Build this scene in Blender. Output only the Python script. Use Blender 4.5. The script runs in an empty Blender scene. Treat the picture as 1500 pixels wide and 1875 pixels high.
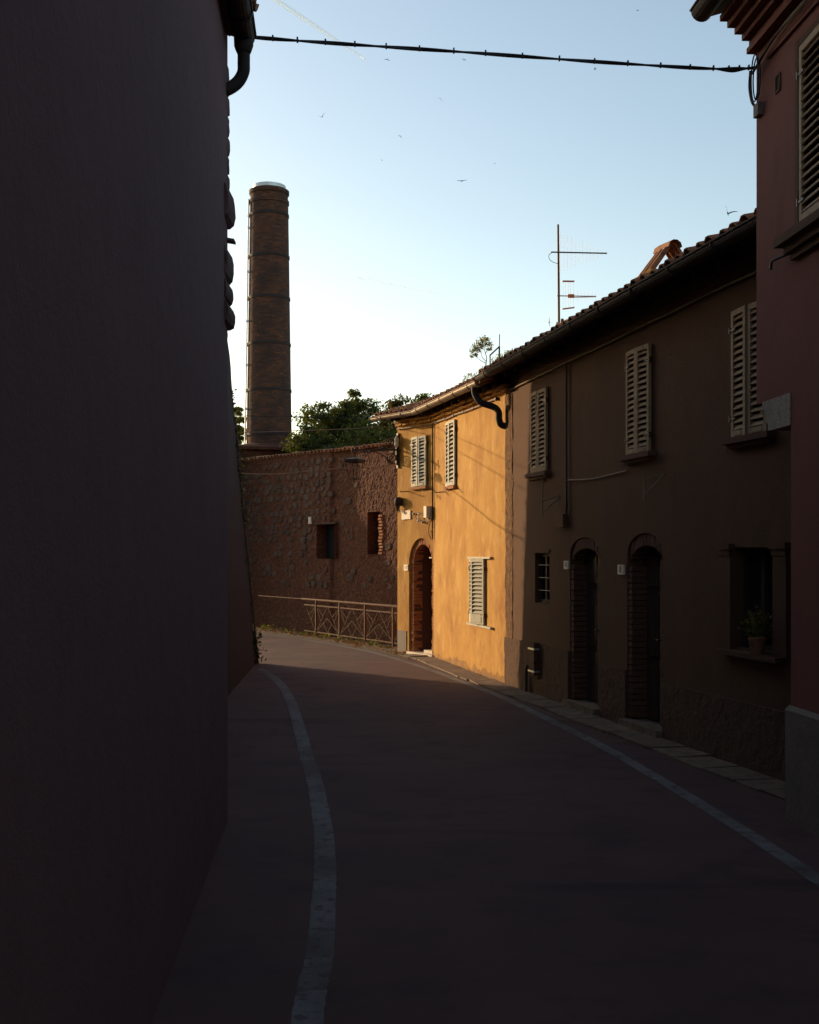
import bpy, bmesh, math, random
import numpy as np
from mathutils import Vector, Matrix, noise as mnoise

random.seed(11); RNG = np.random.default_rng(5)
SC = bpy.context.scene
COL = SC.collection
V = Vector

# ------------------------------------------------------------------ camera
F, CX, HY, EYE = 2187.0, 750.0, 1018.0, 2.0      # photograph pixels per unit slope, centre column, horizon row, eye height
cam = bpy.data.cameras.new('camera'); camo = bpy.data.objects.new('camera', cam); COL.objects.link(camo)
cam.sensor_fit = 'HORIZONTAL'; cam.sensor_width = 36; cam.lens = F/1500*36
cam.shift_y = (HY-937.5)/1500; cam.clip_start = .05; cam.clip_end = 40000
camo.location = (0, 0, EYE); camo.rotation_euler = (math.pi/2, 0, 0)
SC.camera = camo

# ------------------------------------------------------------------ sky, sun, exposure
SUN_AZ, SUN_EL = math.radians(46.5), math.radians(11.0)     # azimuth measured from +Y towards -X
w = bpy.data.worlds.new('World'); SC.world = w; w.use_nodes = True
nt = w.node_tree; bg = nt.nodes['Background']
sky = nt.nodes.new('ShaderNodeTexSky'); sky.sky_type = 'NISHITA'; sky.sun_disc = False
sky.sun_elevation = SUN_EL; sky.sun_rotation = -SUN_AZ
sky.altitude = 100; sky.air_density = 1.0; sky.dust_density = 0.9; sky.ozone_density = 0.2
nt.links.new(sky.outputs[0], bg.inputs[0]); bg.inputs[1].default_value = 0.117
sun = bpy.data.lights.new('sun', 'SUN'); suno = bpy.data.objects.new('sun', sun); COL.objects.link(suno)
sun.energy = 2.55; sun.color = (1.0, .70, .40); sun.angle = math.radians(.55)
SD = V((-math.sin(SUN_AZ)*math.cos(SUN_EL), math.cos(SUN_AZ)*math.cos(SUN_EL), math.sin(SUN_EL)))
suno.rotation_euler = SD.to_track_quat('Z', 'Y').to_euler(); suno.location = (-20, 30, 20)
SC.view_settings.view_transform = 'Standard'; SC.view_settings.look = 'None'
SC.view_settings.exposure = 1.0; SC.view_settings.gamma = 1
SC.render.engine = 'CYCLES'; SC.cycles.max_bounces = 6; SC.cycles.use_denoising = True

# ------------------------------------------------------------------ materials
MATS = {}
def mat(name, base, layers=(), rough=.85, bumps=(), metal=0., rnd=None, spec=.3, translucent=0., coords=None):
    """base colour, then layers (colour, scale, stretch, lo, hi[, amount]) mixed in by noise of the world position"""
    m = bpy.data.materials.new(name); m.use_nodes = True; t = m.node_tree; N, L = t.nodes, t.links
    p = N['Principled BSDF']; p.inputs['Roughness'].default_value = rough; p.inputs['Metallic'].default_value = metal
    p.inputs['Specular IOR Level'].default_value = spec
    geo = N.new('ShaderNodeNewGeometry')
    def pos(st):
        vm = N.new('ShaderNodeVectorMath'); vm.operation = 'MULTIPLY'; L.new(geo.outputs['Position'], vm.inputs[0]); vm.inputs[1].default_value = st
        return vm.outputs[0]
    def nz(scale, st, detail=7, r=.6):
        n = N.new('ShaderNodeTexNoise'); n.inputs['Scale'].default_value = scale; n.inputs['Detail'].default_value = detail
        n.inputs['Roughness'].default_value = r; L.new(pos(st), n.inputs['Vector']); return n.outputs[0]
    def mixc(a, b, fac):
        mx = N.new('ShaderNodeMix'); mx.data_type = 'RGBA'
        if isinstance(a, tuple): mx.inputs[6].default_value = (*a, 1)
        else: L.new(a, mx.inputs[6])
        if isinstance(b, tuple): mx.inputs[7].default_value = (*b, 1)
        else: L.new(b, mx.inputs[7])
        L.new(fac, mx.inputs[0]); return mx.outputs[2]
    def rng(src, lo, hi, amt=1.):
        r = N.new('ShaderNodeMapRange'); L.new(src, r.inputs[0]); r.inputs[1].default_value = lo; r.inputs[2].default_value = hi
        r.inputs[3].default_value = 0; r.inputs[4].default_value = amt; return r.outputs[0]
    c = base
    if rnd:
        oi = N.new('ShaderNodeObjectInfo'); c = mixc(base, rnd, oi.outputs['Random'])
    for ly in layers:
        col, sc, st, lo, hi = ly[:5]; c = mixc(c, col, rng(nz(sc, st), lo, hi, ly[5] if len(ly) > 5 else 1.))
    if isinstance(c, tuple): p.inputs['Base Color'].default_value = (*c, 1)
    else: L.new(c, p.inputs['Base Color'])
    last = None
    for (sc, st, strength, dist) in bumps:
        b = N.new('ShaderNodeBump'); b.inputs['Strength'].default_value = strength; b.inputs['Distance'].default_value = dist
        L.new(nz(sc, st, 9, .65), b.inputs['Height'])
        if last: L.new(last, b.inputs['Normal'])
        last = b.outputs[0]
    if last: L.new(last, p.inputs['Normal'])
    if translucent:
        tr = N.new('ShaderNodeBsdfTranslucent'); mx = N.new('ShaderNodeMixShader'); mx.inputs[0].default_value = translucent
        if isinstance(c, tuple): tr.inputs[0].default_value = (*c, 1)
        else:
            gm = N.new('ShaderNodeMix'); gm.data_type = 'RGBA'; gm.blend_type = 'MULTIPLY'; gm.inputs[0].default_value = 1; L.new(c, gm.inputs[6]); gm.inputs[7].default_value = (1.6, 1.65, .9, 1); L.new(gm.outputs[2], tr.inputs[0])
        L.new(p.outputs[0], mx.inputs[1]); L.new(tr.outputs[0], mx.inputs[2]); L.new(mx.outputs[0], N['Material Output'].inputs[0])
    MATS[name] = m
    return m
I3 = (1, 1, 1)
mat('ochre', (.44, .222, .036), [((.54, .305, .066), 2.2, (1, 1, .45), .45, .66, .85), ((.34, .148, .020), 1.1, (1, 1, .6), .48, .66, .85),
     ((.60, .37, .12), 5, (1, 1, .5), .53, .68, .65), ((.31, .13, .024), 3, (1, 1, .55), .54, .68, .8), ((.59, .37, .13), 24, (1, 1, .5), .56, .70, .35), ((.27, .115, .03), 19, (1, 1, .4), .62, .74, .5)], .9,
     [(3, I3, .35, .03), (14, (1, 1, .5), .3, .012), (70, I3, .55, .007)])
mat('ochre_low', (.27, .145, .055), [((.40, .205, .055), 4, I3, .45, .62, .8), ((.16, .09, .05), 9, I3, .55, .7, .7)], .95, [(9, I3, .6, .03), (60, I3, .5, .008)])
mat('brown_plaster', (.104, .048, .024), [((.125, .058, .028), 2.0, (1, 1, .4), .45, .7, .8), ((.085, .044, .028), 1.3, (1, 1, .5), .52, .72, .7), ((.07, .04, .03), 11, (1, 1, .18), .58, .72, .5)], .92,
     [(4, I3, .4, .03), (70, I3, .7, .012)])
mat('rough_render', (.17, .085, .04), [((.30, .16, .07), 16, (1, 1, .5), .48, .62, .9), ((.055, .03, .02), 22, I3, .54, .66, .9)], .95, [(26, I3, 1.0, .04), (90, I3, .8, .015)])
mat('plinth_render', (.105, .055, .034), [((.15, .08, .045), 16, (1, 1, .7), .48, .64, .7), ((.06, .033, .024), 22, I3, .54, .68, .7)], .95, [(26, I3, .8, .03), (90, I3, .6, .012)])
mat('red_plaster', (.175, .054, .040), [((.20, .068, .050), 1.6, (1, 1, .5), .45, .7, .7), ((.115, .042, .028), 2.6, (1, 1, .35), .55, .75, .6)], .9, [(5, I3, .25, .02), (120, I3, .35, .004)])
mat('left_plaster', (.17, .094, .098), [((.19, .106, .11), 1.2, I3, .45, .7, .7), ((.145, .08, .084), 3, I3, .52, .7, .6)], .95, [(6, I3, .5, .03), (60, I3, .6, .01)])
mat('dark_plaster', (.024, .017, .022), [((.03, .021, .027), 2, I3, .45, .7, .7)], .95, [(6, I3, .5, .03)])  # near-black base stands in for deep shade, holding down the ochre bounce
mat('left_stone', (.15, .085, .08), [((.05, .035, .03), 6, I3, .5, .65, .7)], .95, [(14, I3, .8, .03)], rnd=(.19, .11, .10))
mat('rubble_render', (.115, .040, .020), [((.18, .066, .030), 9, I3, .46, .62, .8), ((.05, .022, .015), 15, I3, .52, .66, .85), ((.27, .165, .10), 34, I3, .60, .70, .6)], .95, [(22, I3, .9, .04), (75, I3, .8, .012)])
mat('rubble_stone', (.080, .043, .030), [((.05, .028, .02), 9, I3, .5, .65, .8)], .93, [(18, I3, .7, .02)], rnd=(.13, .08, .055))
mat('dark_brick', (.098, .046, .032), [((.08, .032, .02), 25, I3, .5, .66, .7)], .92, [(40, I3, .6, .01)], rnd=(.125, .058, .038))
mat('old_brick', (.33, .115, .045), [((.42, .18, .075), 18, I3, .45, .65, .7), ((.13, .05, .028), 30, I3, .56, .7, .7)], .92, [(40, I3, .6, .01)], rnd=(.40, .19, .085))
mat('brick_mortar', (.25, .15, .08), [((.15, .08, .05), 20, I3, .45, .65)], .95, [(50, I3, .6, .01)])
mat('terracotta', (.27, .105, .048), [((.36, .19, .10), 7, I3, .45, .65, .8), ((.09, .055, .04), 11, I3, .5, .66, .85), ((.20, .19, .12), 16, I3, .6, .72, .6)], .92, [(40, I3, .5, .008)], rnd=(.37, .17, .075))
mat('dark_wood', (.055, .032, .021), [((.03, .018, .013), 6, (1, 1, .2), .45, .65)], .8, [(30, (1, 1, .1), .4, .006)])
mat('door_wood', (.085, .045, .036), [((.05, .028, .024), 9, (1, 1, .12), .45, .65)], .6, [(50, (1, 1, .08), .4, .004)])
mat('shutter_grey', (.40, .40, .33), [((.52, .50, .42), 12, (1, 1, .3), .48, .66, .7), ((.20, .17, .13), 20, (1, 1, .3), .60, .72, .7)], .7, [(60, (1, 1, .2), .3, .003)])
mat('shutter_old', (.33, .225, .13), [((.40, .295, .19), 10, I3, .48, .66, .7), ((.13, .095, .06), 18, (1, 1, .3), .57, .70, .8)], .75, [(60, (1, 1, .2), .3, .003)])
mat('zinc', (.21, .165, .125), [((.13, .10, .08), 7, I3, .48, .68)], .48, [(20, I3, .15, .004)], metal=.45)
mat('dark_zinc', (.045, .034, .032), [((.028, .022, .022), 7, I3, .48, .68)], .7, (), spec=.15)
mat('bright_zinc', (.55, .57, .58), [((.38, .39, .40), 5, I3, .45, .65)], .38, (), metal=.7)
mat('iron', (.055, .042, .036), [((.13, .06, .03), 20, I3, .55, .7, .7)], .55, [(90, I3, .3, .002)], metal=.4)
mat('rail_paint', (.105, .047, .025), [((.05, .024, .015), 9, I3, .5, .66)], .75, [(70, I3, .2, .002)], spec=.12)
mat('aluminium', (.50, .50, .50), (), .55, (), metal=.3)
mat('cable_black', (.022, .019, .02), (), .6)
mat('cable_pale', (.25, .17, .105), [((.15, .10, .065), 9, I3, .5, .65)], .6)
mat('orange_plastic', (.55, .17, .03), (), .5)
mat('white_plastic', (.66, .61, .52), [((.5, .45, .37), 8, I3, .5, .7)], .55)
mat('marble', (.66, .56, .44), [((.48, .38, .28), 14, I3, .5, .65)], .6, [(40, I3, .3, .004)])
mat('lettering', (.05, .045, .05), (), .7)
mat('asphalt', (.094, .050, .049), [((.124, .063, .056), .55, I3, .42, .66, .9), ((.058, .033, .035), 1.7, I3, .52, .68, .8), ((.10, .088, .078), 60, I3, .62, .72, .5), ((.046, .026, .029), .9, (.2, 1.2, 1), .60, .66, .7)], .82,
    [(1.2, I3, .12, .05), (160, I3, .75, .006)], spec=.25)
mat('worn_paint', (.185, .172, .172), [((.13, .118, .118), 3.5, I3, .42, .60, .8), ((.07, .062, .06), 28, I3, .56, .68, .85), ((.075, .05, .05), .6, I3, .46, .62, .75), ((.08, .052, .05), 9, I3, .55, .62, .8)], .8, [(160, I3, .6, .005)])
mat('paving', (.16, .11, .08), [((.10, .07, .052), 8, I3, .45, .65)], .9, [(35, I3, .5, .008)], rnd=(.21, .15, .105))
mat('dirt', (.115, .075, .045), [((.19, .13, .075), 8, I3, .48, .64), ((.06, .05, .025), 5, I3, .52, .66)], .95, [(25, I3, .9, .03)])
mat('grass_ground', (.05, .06, .022), [((.09, .075, .035), .3, I3, .45, .65)], .95)
mat('granite', (.135, .105, .09), [((.185, .15, .125), 40, I3, .5, .62), ((.10, .09, .085), 3, I3, .5, .66, .6)], .75, [(90, I3, .3, .003)])
mat('travertine', (.32, .265, .21), [((.12, .09, .07), 38, I3, .56, .66, .9), ((.22, .17, .13), 9, I3, .48, .64)], .85, [(45, I3, .6, .01)])
mat('leaf_dark', (.062, .070, .017), [((.11, .11, .025), 1.3, I3, .42, .62), ((.030, .040, .012), 5, I3, .50, .64)], .75, (), translucent=.42)
mat('leaf_russet', (.105, .062, .018), [((.07, .075, .02), 1.6, I3, .42, .62)], .75, (), translucent=.42)
mat('leaf_fresh', (.17, .15, .035), [((.21, .17, .055), 3, I3, .45, .62), ((.10, .11, .028), 9, I3, .48, .62)], .7, (), translucent=.55)
mat('leaf_ivy', (.028, .034, .012), [((.05, .055, .02), 6, I3, .45, .62)], .6, (), translucent=.3)
mat('dead_leaf', (.20, .095, .03), [((.11, .06, .024), 20, I3, .45, .62)], .8, (), translucent=.2)
mat('bark', (.06, .045, .035), [((.10, .08, .06), 12, (1, 1, .3), .48, .62)], .95, [(30, (1, 1, .3), .7, .01)])
mat('feathers', (.022, .020, .020), (), .8)
mat('void', (.012, .010, .010), (), .9)
mat('glass', (.02, .02, .022), (), .12, spec=.6)
mat('flower', (.32, .17, .06), (), .8)
# brick shaft: bricks laid round the cylinder from angle and height
def chimney_mat(cx, cy):
    m = bpy.data.materials.new('chimney_brick'); m.use_nodes = True; t = m.node_tree; N, L = t.nodes, t.links; p = N['Principled BSDF']
    geo = N.new('ShaderNodeNewGeometry'); sp = N.new('ShaderNodeSeparateXYZ'); L.new(geo.outputs['Position'], sp.inputs[0])
    def mth(op, a, b=None):
        n = N.new('ShaderNodeMath'); n.operation = op
        for i, q in enumerate((a, b)):
            if q is None: continue
            if isinstance(q, (int, float)): n.inputs[i].default_value = q
            else: L.new(q, n.inputs[i])
        return n.outputs[0]
    ang = mth('ARCTAN2', mth('SUBTRACT', sp.outputs[1], cy), mth('SUBTRACT', sp.outputs[0], cx))
    cb = N.new('ShaderNodeCombineXYZ'); L.new(mth('MULTIPLY', ang, .8), cb.inputs[0]); L.new(sp.outputs[2], cb.inputs[1])
    br = N.new('ShaderNodeTexBrick'); L.new(cb.outputs[0], br.inputs[0]); br.inputs['Scale'].default_value = 1
    br.inputs['Brick Width'].default_value = .26; br.inputs['Row Height'].default_value = .085; br.inputs['Mortar Size'].default_value = .010
    br.inputs['Color1'].default_value = (.15, .052, .022, 1); br.inputs['Color2'].default_value = (.068, .029, .018, 1); br.inputs['Mortar'].default_value = (.075, .046, .032, 1)
    nz = N.new('ShaderNodeTexNoise'); nz.inputs['Scale'].default_value = 1.4; nz.inputs['Detail'].default_value = 8; L.new(geo.outputs['Position'], nz.inputs['Vector'])
    mr = N.new('ShaderNodeMapRange'); L.new(nz.outputs[0], mr.inputs[0]); mr.inputs[1].default_value = .44; mr.inputs[2].default_value = .66; mr.inputs[4].default_value = .8
    mx = N.new('ShaderNodeMix'); mx.data_type = 'RGBA'; L.new(mr.outputs[0], mx.inputs[0]); L.new(br.outputs[0], mx.inputs[6]); mx.inputs[7].default_value = (.042, .023, .018, 1)
    n2 = N.new('ShaderNodeTexNoise'); n2.inputs['Scale'].default_value = 3.1; n2.inputs['Detail'].default_value = 5
    mp = N.new('ShaderNodeVectorMath'); mp.operation = 'MULTIPLY'; mp.inputs[1].default_value = (1, 1, 4); L.new(geo.outputs['Position'], mp.inputs[0]); L.new(mp.outputs[0], n2.inputs['Vector'])
    m2 = N.new('ShaderNodeMapRange'); L.new(n2.outputs[0], m2.inputs[0]); m2.inputs[1].default_value = .63; m2.inputs[2].default_value = .68; m2.inputs[4].default_value = .8
    mx2 = N.new('ShaderNodeMix'); mx2.data_type = 'RGBA'; L.new(m2.outputs[0], mx2.inputs[0]); L.new(mx.outputs[2], mx2.inputs[6]); mx2.inputs[7].default_value = (.24, .08, .028, 1)
    L.new(mx2.outputs[2], p.inputs['Base Color']); p.inputs['Roughness'].default_value = .92
    b = N.new('ShaderNodeBump'); b.inputs['Strength'].default_value = .9; b.inputs['Distance'].default_value = .03; L.new(br.outputs[1], b.inputs['Height']); b.invert = True
    b2 = N.new('ShaderNodeBump'); b2.inputs['Strength'].default_value = .8; b2.inputs['Distance'].default_value = .05; L.new(nz.outputs[0], b2.inputs['Height']); L.new(b.outputs[0], b2.inputs['Normal'])
    L.new(b2.outputs[0], p.inputs['Normal']); MATS['chimney_brick'] = m
def contrail_mat(name, alpha):
    m = bpy.data.materials.new(name); m.use_nodes = True; t = m.node_tree; N, L = t.nodes, t.links
    N.remove(N['Principled BSDF'])
    d = N.new('ShaderNodeBsdfDiffuse'); d.inputs[0].default_value = (.66, .84, 1, 1); tl = N.new('ShaderNodeBsdfTranslucent'); tl.inputs[0].default_value = (.66, .84, 1, 1)
    a = N.new('ShaderNodeMixShader'); L.new(d.outputs[0], a.inputs[1]); L.new(tl.outputs[0], a.inputs[2])
    tr = N.new('ShaderNodeBsdfTransparent'); x = N.new('ShaderNodeMixShader'); L.new(tr.outputs[0], x.inputs[1]); L.new(a.outputs[0], x.inputs[2])
    lw = N.new('ShaderNodeLayerWeight'); lw.inputs[0].default_value = .5
    r = N.new('ShaderNodeMapRange'); L.new(lw.outputs['Facing'], r.inputs[0]); r.inputs[1].default_value = .15; r.inputs[2].default_value = .95; r.inputs[3].default_value = alpha; r.inputs[4].default_value = 0
    L.new(r.outputs[0], x.inputs[0]); L.new(x.outputs[0], N['Material Output'].inputs[0]); MATS[name] = m

# ------------------------------------------------------------------ building helpers
class MB:
    """collects faces; build() links them as one mesh object"""
    def __init__(s): s.v = []; s.f = []
    def poly(s, pts):
        b = len(s.v); s.v += [tuple(p) for p in pts]; s.f.append(tuple(range(b, b+len(pts)))); return s
    def box(s, c, ex, ey, ez):
        """centre and three half-extent vectors"""
        c, ex, ey, ez = V(c), V(ex), V(ey), V(ez); b = len(s.v)
        for k in (-1, 1):
            for j in (-1, 1):
                for i in (-1, 1): s.v.append(tuple(c+ex*i+ey*j+ez*k))
        for f in ((0, 2, 3, 1), (4, 5, 7, 6), (0, 1, 5, 4), (2, 6, 7, 3), (0, 4, 6, 2), (1, 3, 7, 5)): s.f.append(tuple(b+i for i in f))
        return s
    def bar(s, a, b, wd, th, side=None):
        a, b = V(a), V(b); d = (b-a); l = d.length; d.normalize()
        up = V((0, 0, 1)) if abs(d.z) < .95 else V((1, 0, 0))
        sd = V(side) if side is not None else d.cross(up).normalized()
        sd = (sd-d*sd.dot(d)).normalized(); n = d.cross(sd)
        return s.box((a+b)/2, d*l/2, sd*wd/2, n*th/2)
    def tube(s, pts, r, n=8, cap=True):
        pts = [V(p) for p in pts]; m = len(pts); rs = r if isinstance(r, (list, tuple)) else [r]*m
        prev = None; base = len(s.v)
        for i, p in enumerate(pts):
            d = (pts[min(i+1, m-1)]-pts[max(i-1, 0)]).normalized()
            if prev is None:
                prev = d.cross(V((0, 0, 1)) if abs(d.z) < .9 else V((1, 0, 0))).normalized()
            prev = (prev-d*prev.dot(d)).normalized(); q = d.cross(prev)
            for k in range(n):
                a = 2*math.pi*k/n; s.v.append(tuple(p+(prev*math.cos(a)+q*math.sin(a))*rs[i]))
        for i in range(m-1):
            for k in range(n):
                a, b = base+i*n+k, base+i*n+(k+1) % n; s.f.append((a, b, b+n, a+n))
        if cap: s.f.append(tuple(base+k for k in reversed(range(n)))); s.f.append(tuple(base+(m-1)*n+k for k in range(n)))
        return s
    def lathe(s, prof, c, n=32):
        base = len(s.v); c = V(c)
        for (r, z) in prof:
            for k in range(n): a = 2*math.pi*k/n; s.v.append((c.x+r*math.cos(a), c.y+r*math.sin(a), c.z+z))
        for i in range(len(prof)-1):
            for k in range(n):
                a, b = base+i*n+k, base+i*n+(k+1) % n; s.f.append((a, b, b+n, a+n))
        return s
    def mesh(s, name, m, smooth=False):
        me = bpy.data.meshes.new(name); me.from_pydata(s.v, [], s.f); me.materials.append(MATS[m])
        bm = bmesh.new(); bm.from_mesh(me); bmesh.ops.recalc_face_normals(bm, faces=bm.faces); bm.to_mesh(me); bm.free()
        if smooth:
            me.polygons.foreach_set('use_smooth', [True]*len(me.polygons))
        return me
    def build(s, name, m, parent=None, smooth=False, keep=False):
        """faces are in world coordinates; they are stored relative to the parent"""
        if parent is not None:
            o_ = wloc(parent); s.v = [(x-o_.x, y-o_.y, z-o_.z) for (x, y, z) in s.v]
        me = bpy.data.meshes.new(name); me.from_pydata(s.v, [], s.f); me.materials.append(MATS[m])
        if not keep:
            bm = bmesh.new(); bm.from_mesh(me); bmesh.ops.recalc_face_normals(bm, faces=bm.faces); bm.to_mesh(me); bm.free()
        if smooth: me.polygons.foreach_set('use_smooth', [True]*len(me.polygons))
        o = bpy.data.objects.new(name, me); COL.objects.link(o); o.parent = parent
        return o
WL = {}
def wloc(o):
    p = V((0, 0, 0))
    while o is not None: p = p+o.location; o = o.parent
    return p
def tag(o, label, cat=None, group=None, kind=None):
    o['label'] = label
    if cat: o['category'] = cat
    if group: o['group'] = group
    if kind: o['kind'] = kind
    return o
def thing(name, loc, label, cat, group=None):
    o = bpy.data.objects.new(name, None); COL.objects.link(o); o.location = loc; o.empty_display_size = .2
    return tag(o, label, cat, group)
def place(name, me, M, parent):
    """an object that shares mesh data, put at world matrix M under its parent"""
    o = bpy.data.objects.new(name, me); COL.objects.link(o); o.parent = parent
    o.matrix_local = Matrix.Translation(-wloc(parent)) @ M if parent is not None else M
    return o
def struct(o, label=None):
    o['kind'] = 'structure'
    if label: o['label'] = label
    return o
def frame(o, x, y, z):
    """matrix with the given origin and axes"""
    M = Matrix.Identity(4)
    for i, a in enumerate((x, y, z)):
        for j in range(3): M[j][i] = a[j]
    for j in range(3): M[j][3] = o[j]
    return M
def at(px, py, d):
    """point at depth d seen at a column and row of the photograph"""
    return V(((px-CX)/F*d, d, EYE-(py-HY)/F*d))
def ground(px, py, z=0.):
    d = (EYE-z)*F/(py-HY); return V(((px-CX)/F*d, d, z))
class Seg:
    """an upright wall plane: u along, w outward to the street, z up"""
    def __init__(s, a, b):
        s.a = V((*a, 0)); s.b = V((*b, 0)); s.L = (s.b-s.a).length; s.t = (s.b-s.a).normalized(); s.n = V((s.t.y, -s.t.x, 0))
    def P(s, u, w, z): return s.a+s.t*u+s.n*w+V((0, 0, z))
    def u(s, px, w=0.):
        k = (px-CX)/F; o = s.a+s.n*w       # o + t u = q (k, 1)
        return (k*o.y-o.x)/(s.t.x-k*s.t.y)
    def z(s, px, py, w=0.):
        d = s.P(s.u(px, w), w, 0).y; return EYE-(py-HY)/F*d
    def box(s, mb, u0, u1, w0, w1, z0, z1):
        return mb.box(s.P((u0+u1)/2, (w0+w1)/2, (z0+z1)/2), s.t*abs(u1-u0)/2, s.n*abs(w1-w0)/2, V((0, 0, abs(z1-z0)/2)))
    def M(s, u, w, z): return frame(s.P(u, w, z), s.t, s.n, (0, 0, 1))

def arc_z(op, u):
    u0, u1, z0, z1, rise = op; h = (u1-u0)/2; x = max(-1, min(1, (u-(u0+u1)/2)/h)); return z1-rise+rise*math.sqrt(max(0, 1-x*x))
def facade(mb, s, u0, u1, z0, z1, ops, depth=.22, ztop=None):
    """wall sheet with openings (u0,u1,z0,z1,rise) and their reveals; ztop(u) is the sloping top"""
    us = sorted({u0, u1, *[o[0] for o in ops], *[o[1] for o in ops], *[u0+(u1-u0)*i/12 for i in range(13)]})
    zs = sorted({z0, z1, *[o[2] for o in ops], *[o[3] for o in ops]})
    T = ztop or (lambda u: z1)
    for ua, ub in zip(us, us[1:]):
        for za, zb in zip(zs, zs[1:]):
            uc, zc = (ua+ub)/2, (za+zb)/2
            if any(o[0]-1e-6 < uc < o[1]+1e-6 and o[2]-1e-6 < zc < o[3]+1e-6 for o in ops): continue
            mb.poly([s.P(ua, 0, za), s.P(ub, 0, za), s.P(ub, 0, T(ub) if zb == z1 else zb), s.P(ua, 0, T(ua) if zb == z1 else zb)])
    for o in ops:
        a, b, c, d, r = o; n = 14 if r > 0 else 1
        top = [(a+(b-a)*i/n) for i in range(n+1)]
        if r > 0:
            top = [(a+b)/2-(b-a)/2*math.cos(math.pi*i/n) for i in range(n+1)]
            for p, q in zip(top, top[1:]):
                mb.poly([s.P(p, 0, arc_z(o, p)), s.P(q, 0, arc_z(o, q)), s.P(q, 0, d), s.P(p, 0, d)])
        zz = (lambda u: arc_z(o, u)) if r > 0 else (lambda u: d)
        ring = [(a, c)]+[(p, zz(p)) for p in top]+[(b, c)]
        for (p, q) in zip(ring, ring[1:]+ring[:1]):
            mb.poly([s.P(p[0], 0, p[1]), s.P(q[0], 0, q[1]), s.P(q[0], -depth, q[1]), s.P(p[0], -depth, p[1])])
def panel(mb, s, op, wd):
    """closing panel of an opening at depth wd"""
    a, b, c, d, r = op; n = 14
    us = [(a+b)/2-(b-a)/2*math.cos(math.pi*i/n) for i in range(n+1)]
    mb.poly([s.P(a, wd, c)]+[s.P(u, wd, arc_z(op, u) if r > 0 else d) for u in us]+[s.P(b, wd, c)])
def brick_mesh(l, h, d, name, m, j=.006):
    b = MB().box((0, 0, 0), (l/2, 0, 0), (0, d/2, 0), (0, 0, h/2)); b.v = [tuple(c+random.uniform(-j, j) for c in p) for p in b.v]; return b.mesh(name, m)

# louvred shutter leaf in its own frame: x across, y outward, z up, origin at the hinge foot
SLAT = {}
def slat_mesh(wd, m):
    k = (round(wd, 3), m)
    if k not in SLAT: SLAT[k] = MB().box((wd/2, 0, 0), (wd/2, 0, 0), (0, .017, -.022), (0, .004, .003)).mesh('slat', m)
    return SLAT[k]
def leaf(parent, M, wd, ht, m, nsl, stile=.05, low=.06, hinge=True, name='shutter'):
    mb = MB(); th = .018
    X, Y, Z = V((1, 0, 0)), V((0, 1, 0)), V((0, 0, 1))
    for x in (stile/2, wd-stile/2): mb.box((x, 0, ht/2), X*stile/2, Y*th, Z*ht/2)
    mb.box((wd/2, 0, ht-stile/2), X*(wd/2-stile), Y*th*.95, Z*stile/2)
    mb.box((wd/2, 0, low/2), X*(wd/2-stile), Y*th*.95, Z*low/2)
    mb.box((wd/2, .006, low/2), X*(wd/2-stile*1.5), Y*th*.95, Z*low*.3)
    me = mb.mesh('shutter', m); o = place(name, me, M, parent)
    sm = slat_mesh(wd-2*stile+.01, m); z0, z1 = low+.03, ht-stile-.03
    for i in range(nsl):
        s = bpy.data.objects.new('slat', sm); COL.objects.link(s); s.parent = o
        s.location = (stile-.005, random.uniform(-.001, .001), z0+(z1-z0)*i/(nsl-1)); s.rotation_euler = (random.uniform(-.05, .05), 0, random.uniform(-.004, .004))
    if hinge:
        for z in (.15*ht, .85*ht):
            if 'hinge' not in SLAT: SLAT['hinge'] = MB().bar((-.02, .02, 0), (.10, .02, 0), .02, .008, (0, 0, 1)).box((-.02, .012, 0), X*.012, Y*.016, Z*.03).mesh('hinge', 'iron')
            q = bpy.data.objects.new('hinge', SLAT['hinge']); COL.objects.link(q); q.parent = o; q.location = (0, 0, z)
    return o
def shutters(parent, s, u0, u1, z0, z1, m, nsl, ang=(3, 3), w=.03, low=.06):
    wd = (u1-u0)/2-.006; zz = V((0, 0, 1))
    a = math.radians(ang[0]); x = s.t*math.cos(a)+s.n*math.sin(a); y = s.n*math.cos(a)-s.t*math.sin(a)
    leaf(parent, frame(s.P(u0, w, z0), x, y, zz), wd, z1-z0, m, nsl, low=low)
    a = math.radians(ang[1]); x = -s.t*math.cos(a)+s.n*math.sin(a); y = s.n*math.cos(a)+s.t*math.sin(a)
    leaf(parent, frame(s.P(u1, w, z0), x, y, zz), wd, z1-z0, m, nsl, low=low)
def window(parent, s, op, wd=-.16):
    mb = MB(); panel(mb, s, op, wd); o = mb.build('window', 'glass', parent)
    f = MB(); a, b, c, d, r = op
    for (p, q) in ((a, a+.05), ((a+b)/2-.03, (a+b)/2+.03), (b-.05, b)): s.box(f, p, q, wd+.004, wd+.04, c, d)
    for (p, q) in ((c, c+.05), (d-.05, d)): s.box(f, a, b, wd+.005, wd+.038, p, q)
    f.build('window_frame', 'dark_wood', o); return o

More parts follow.
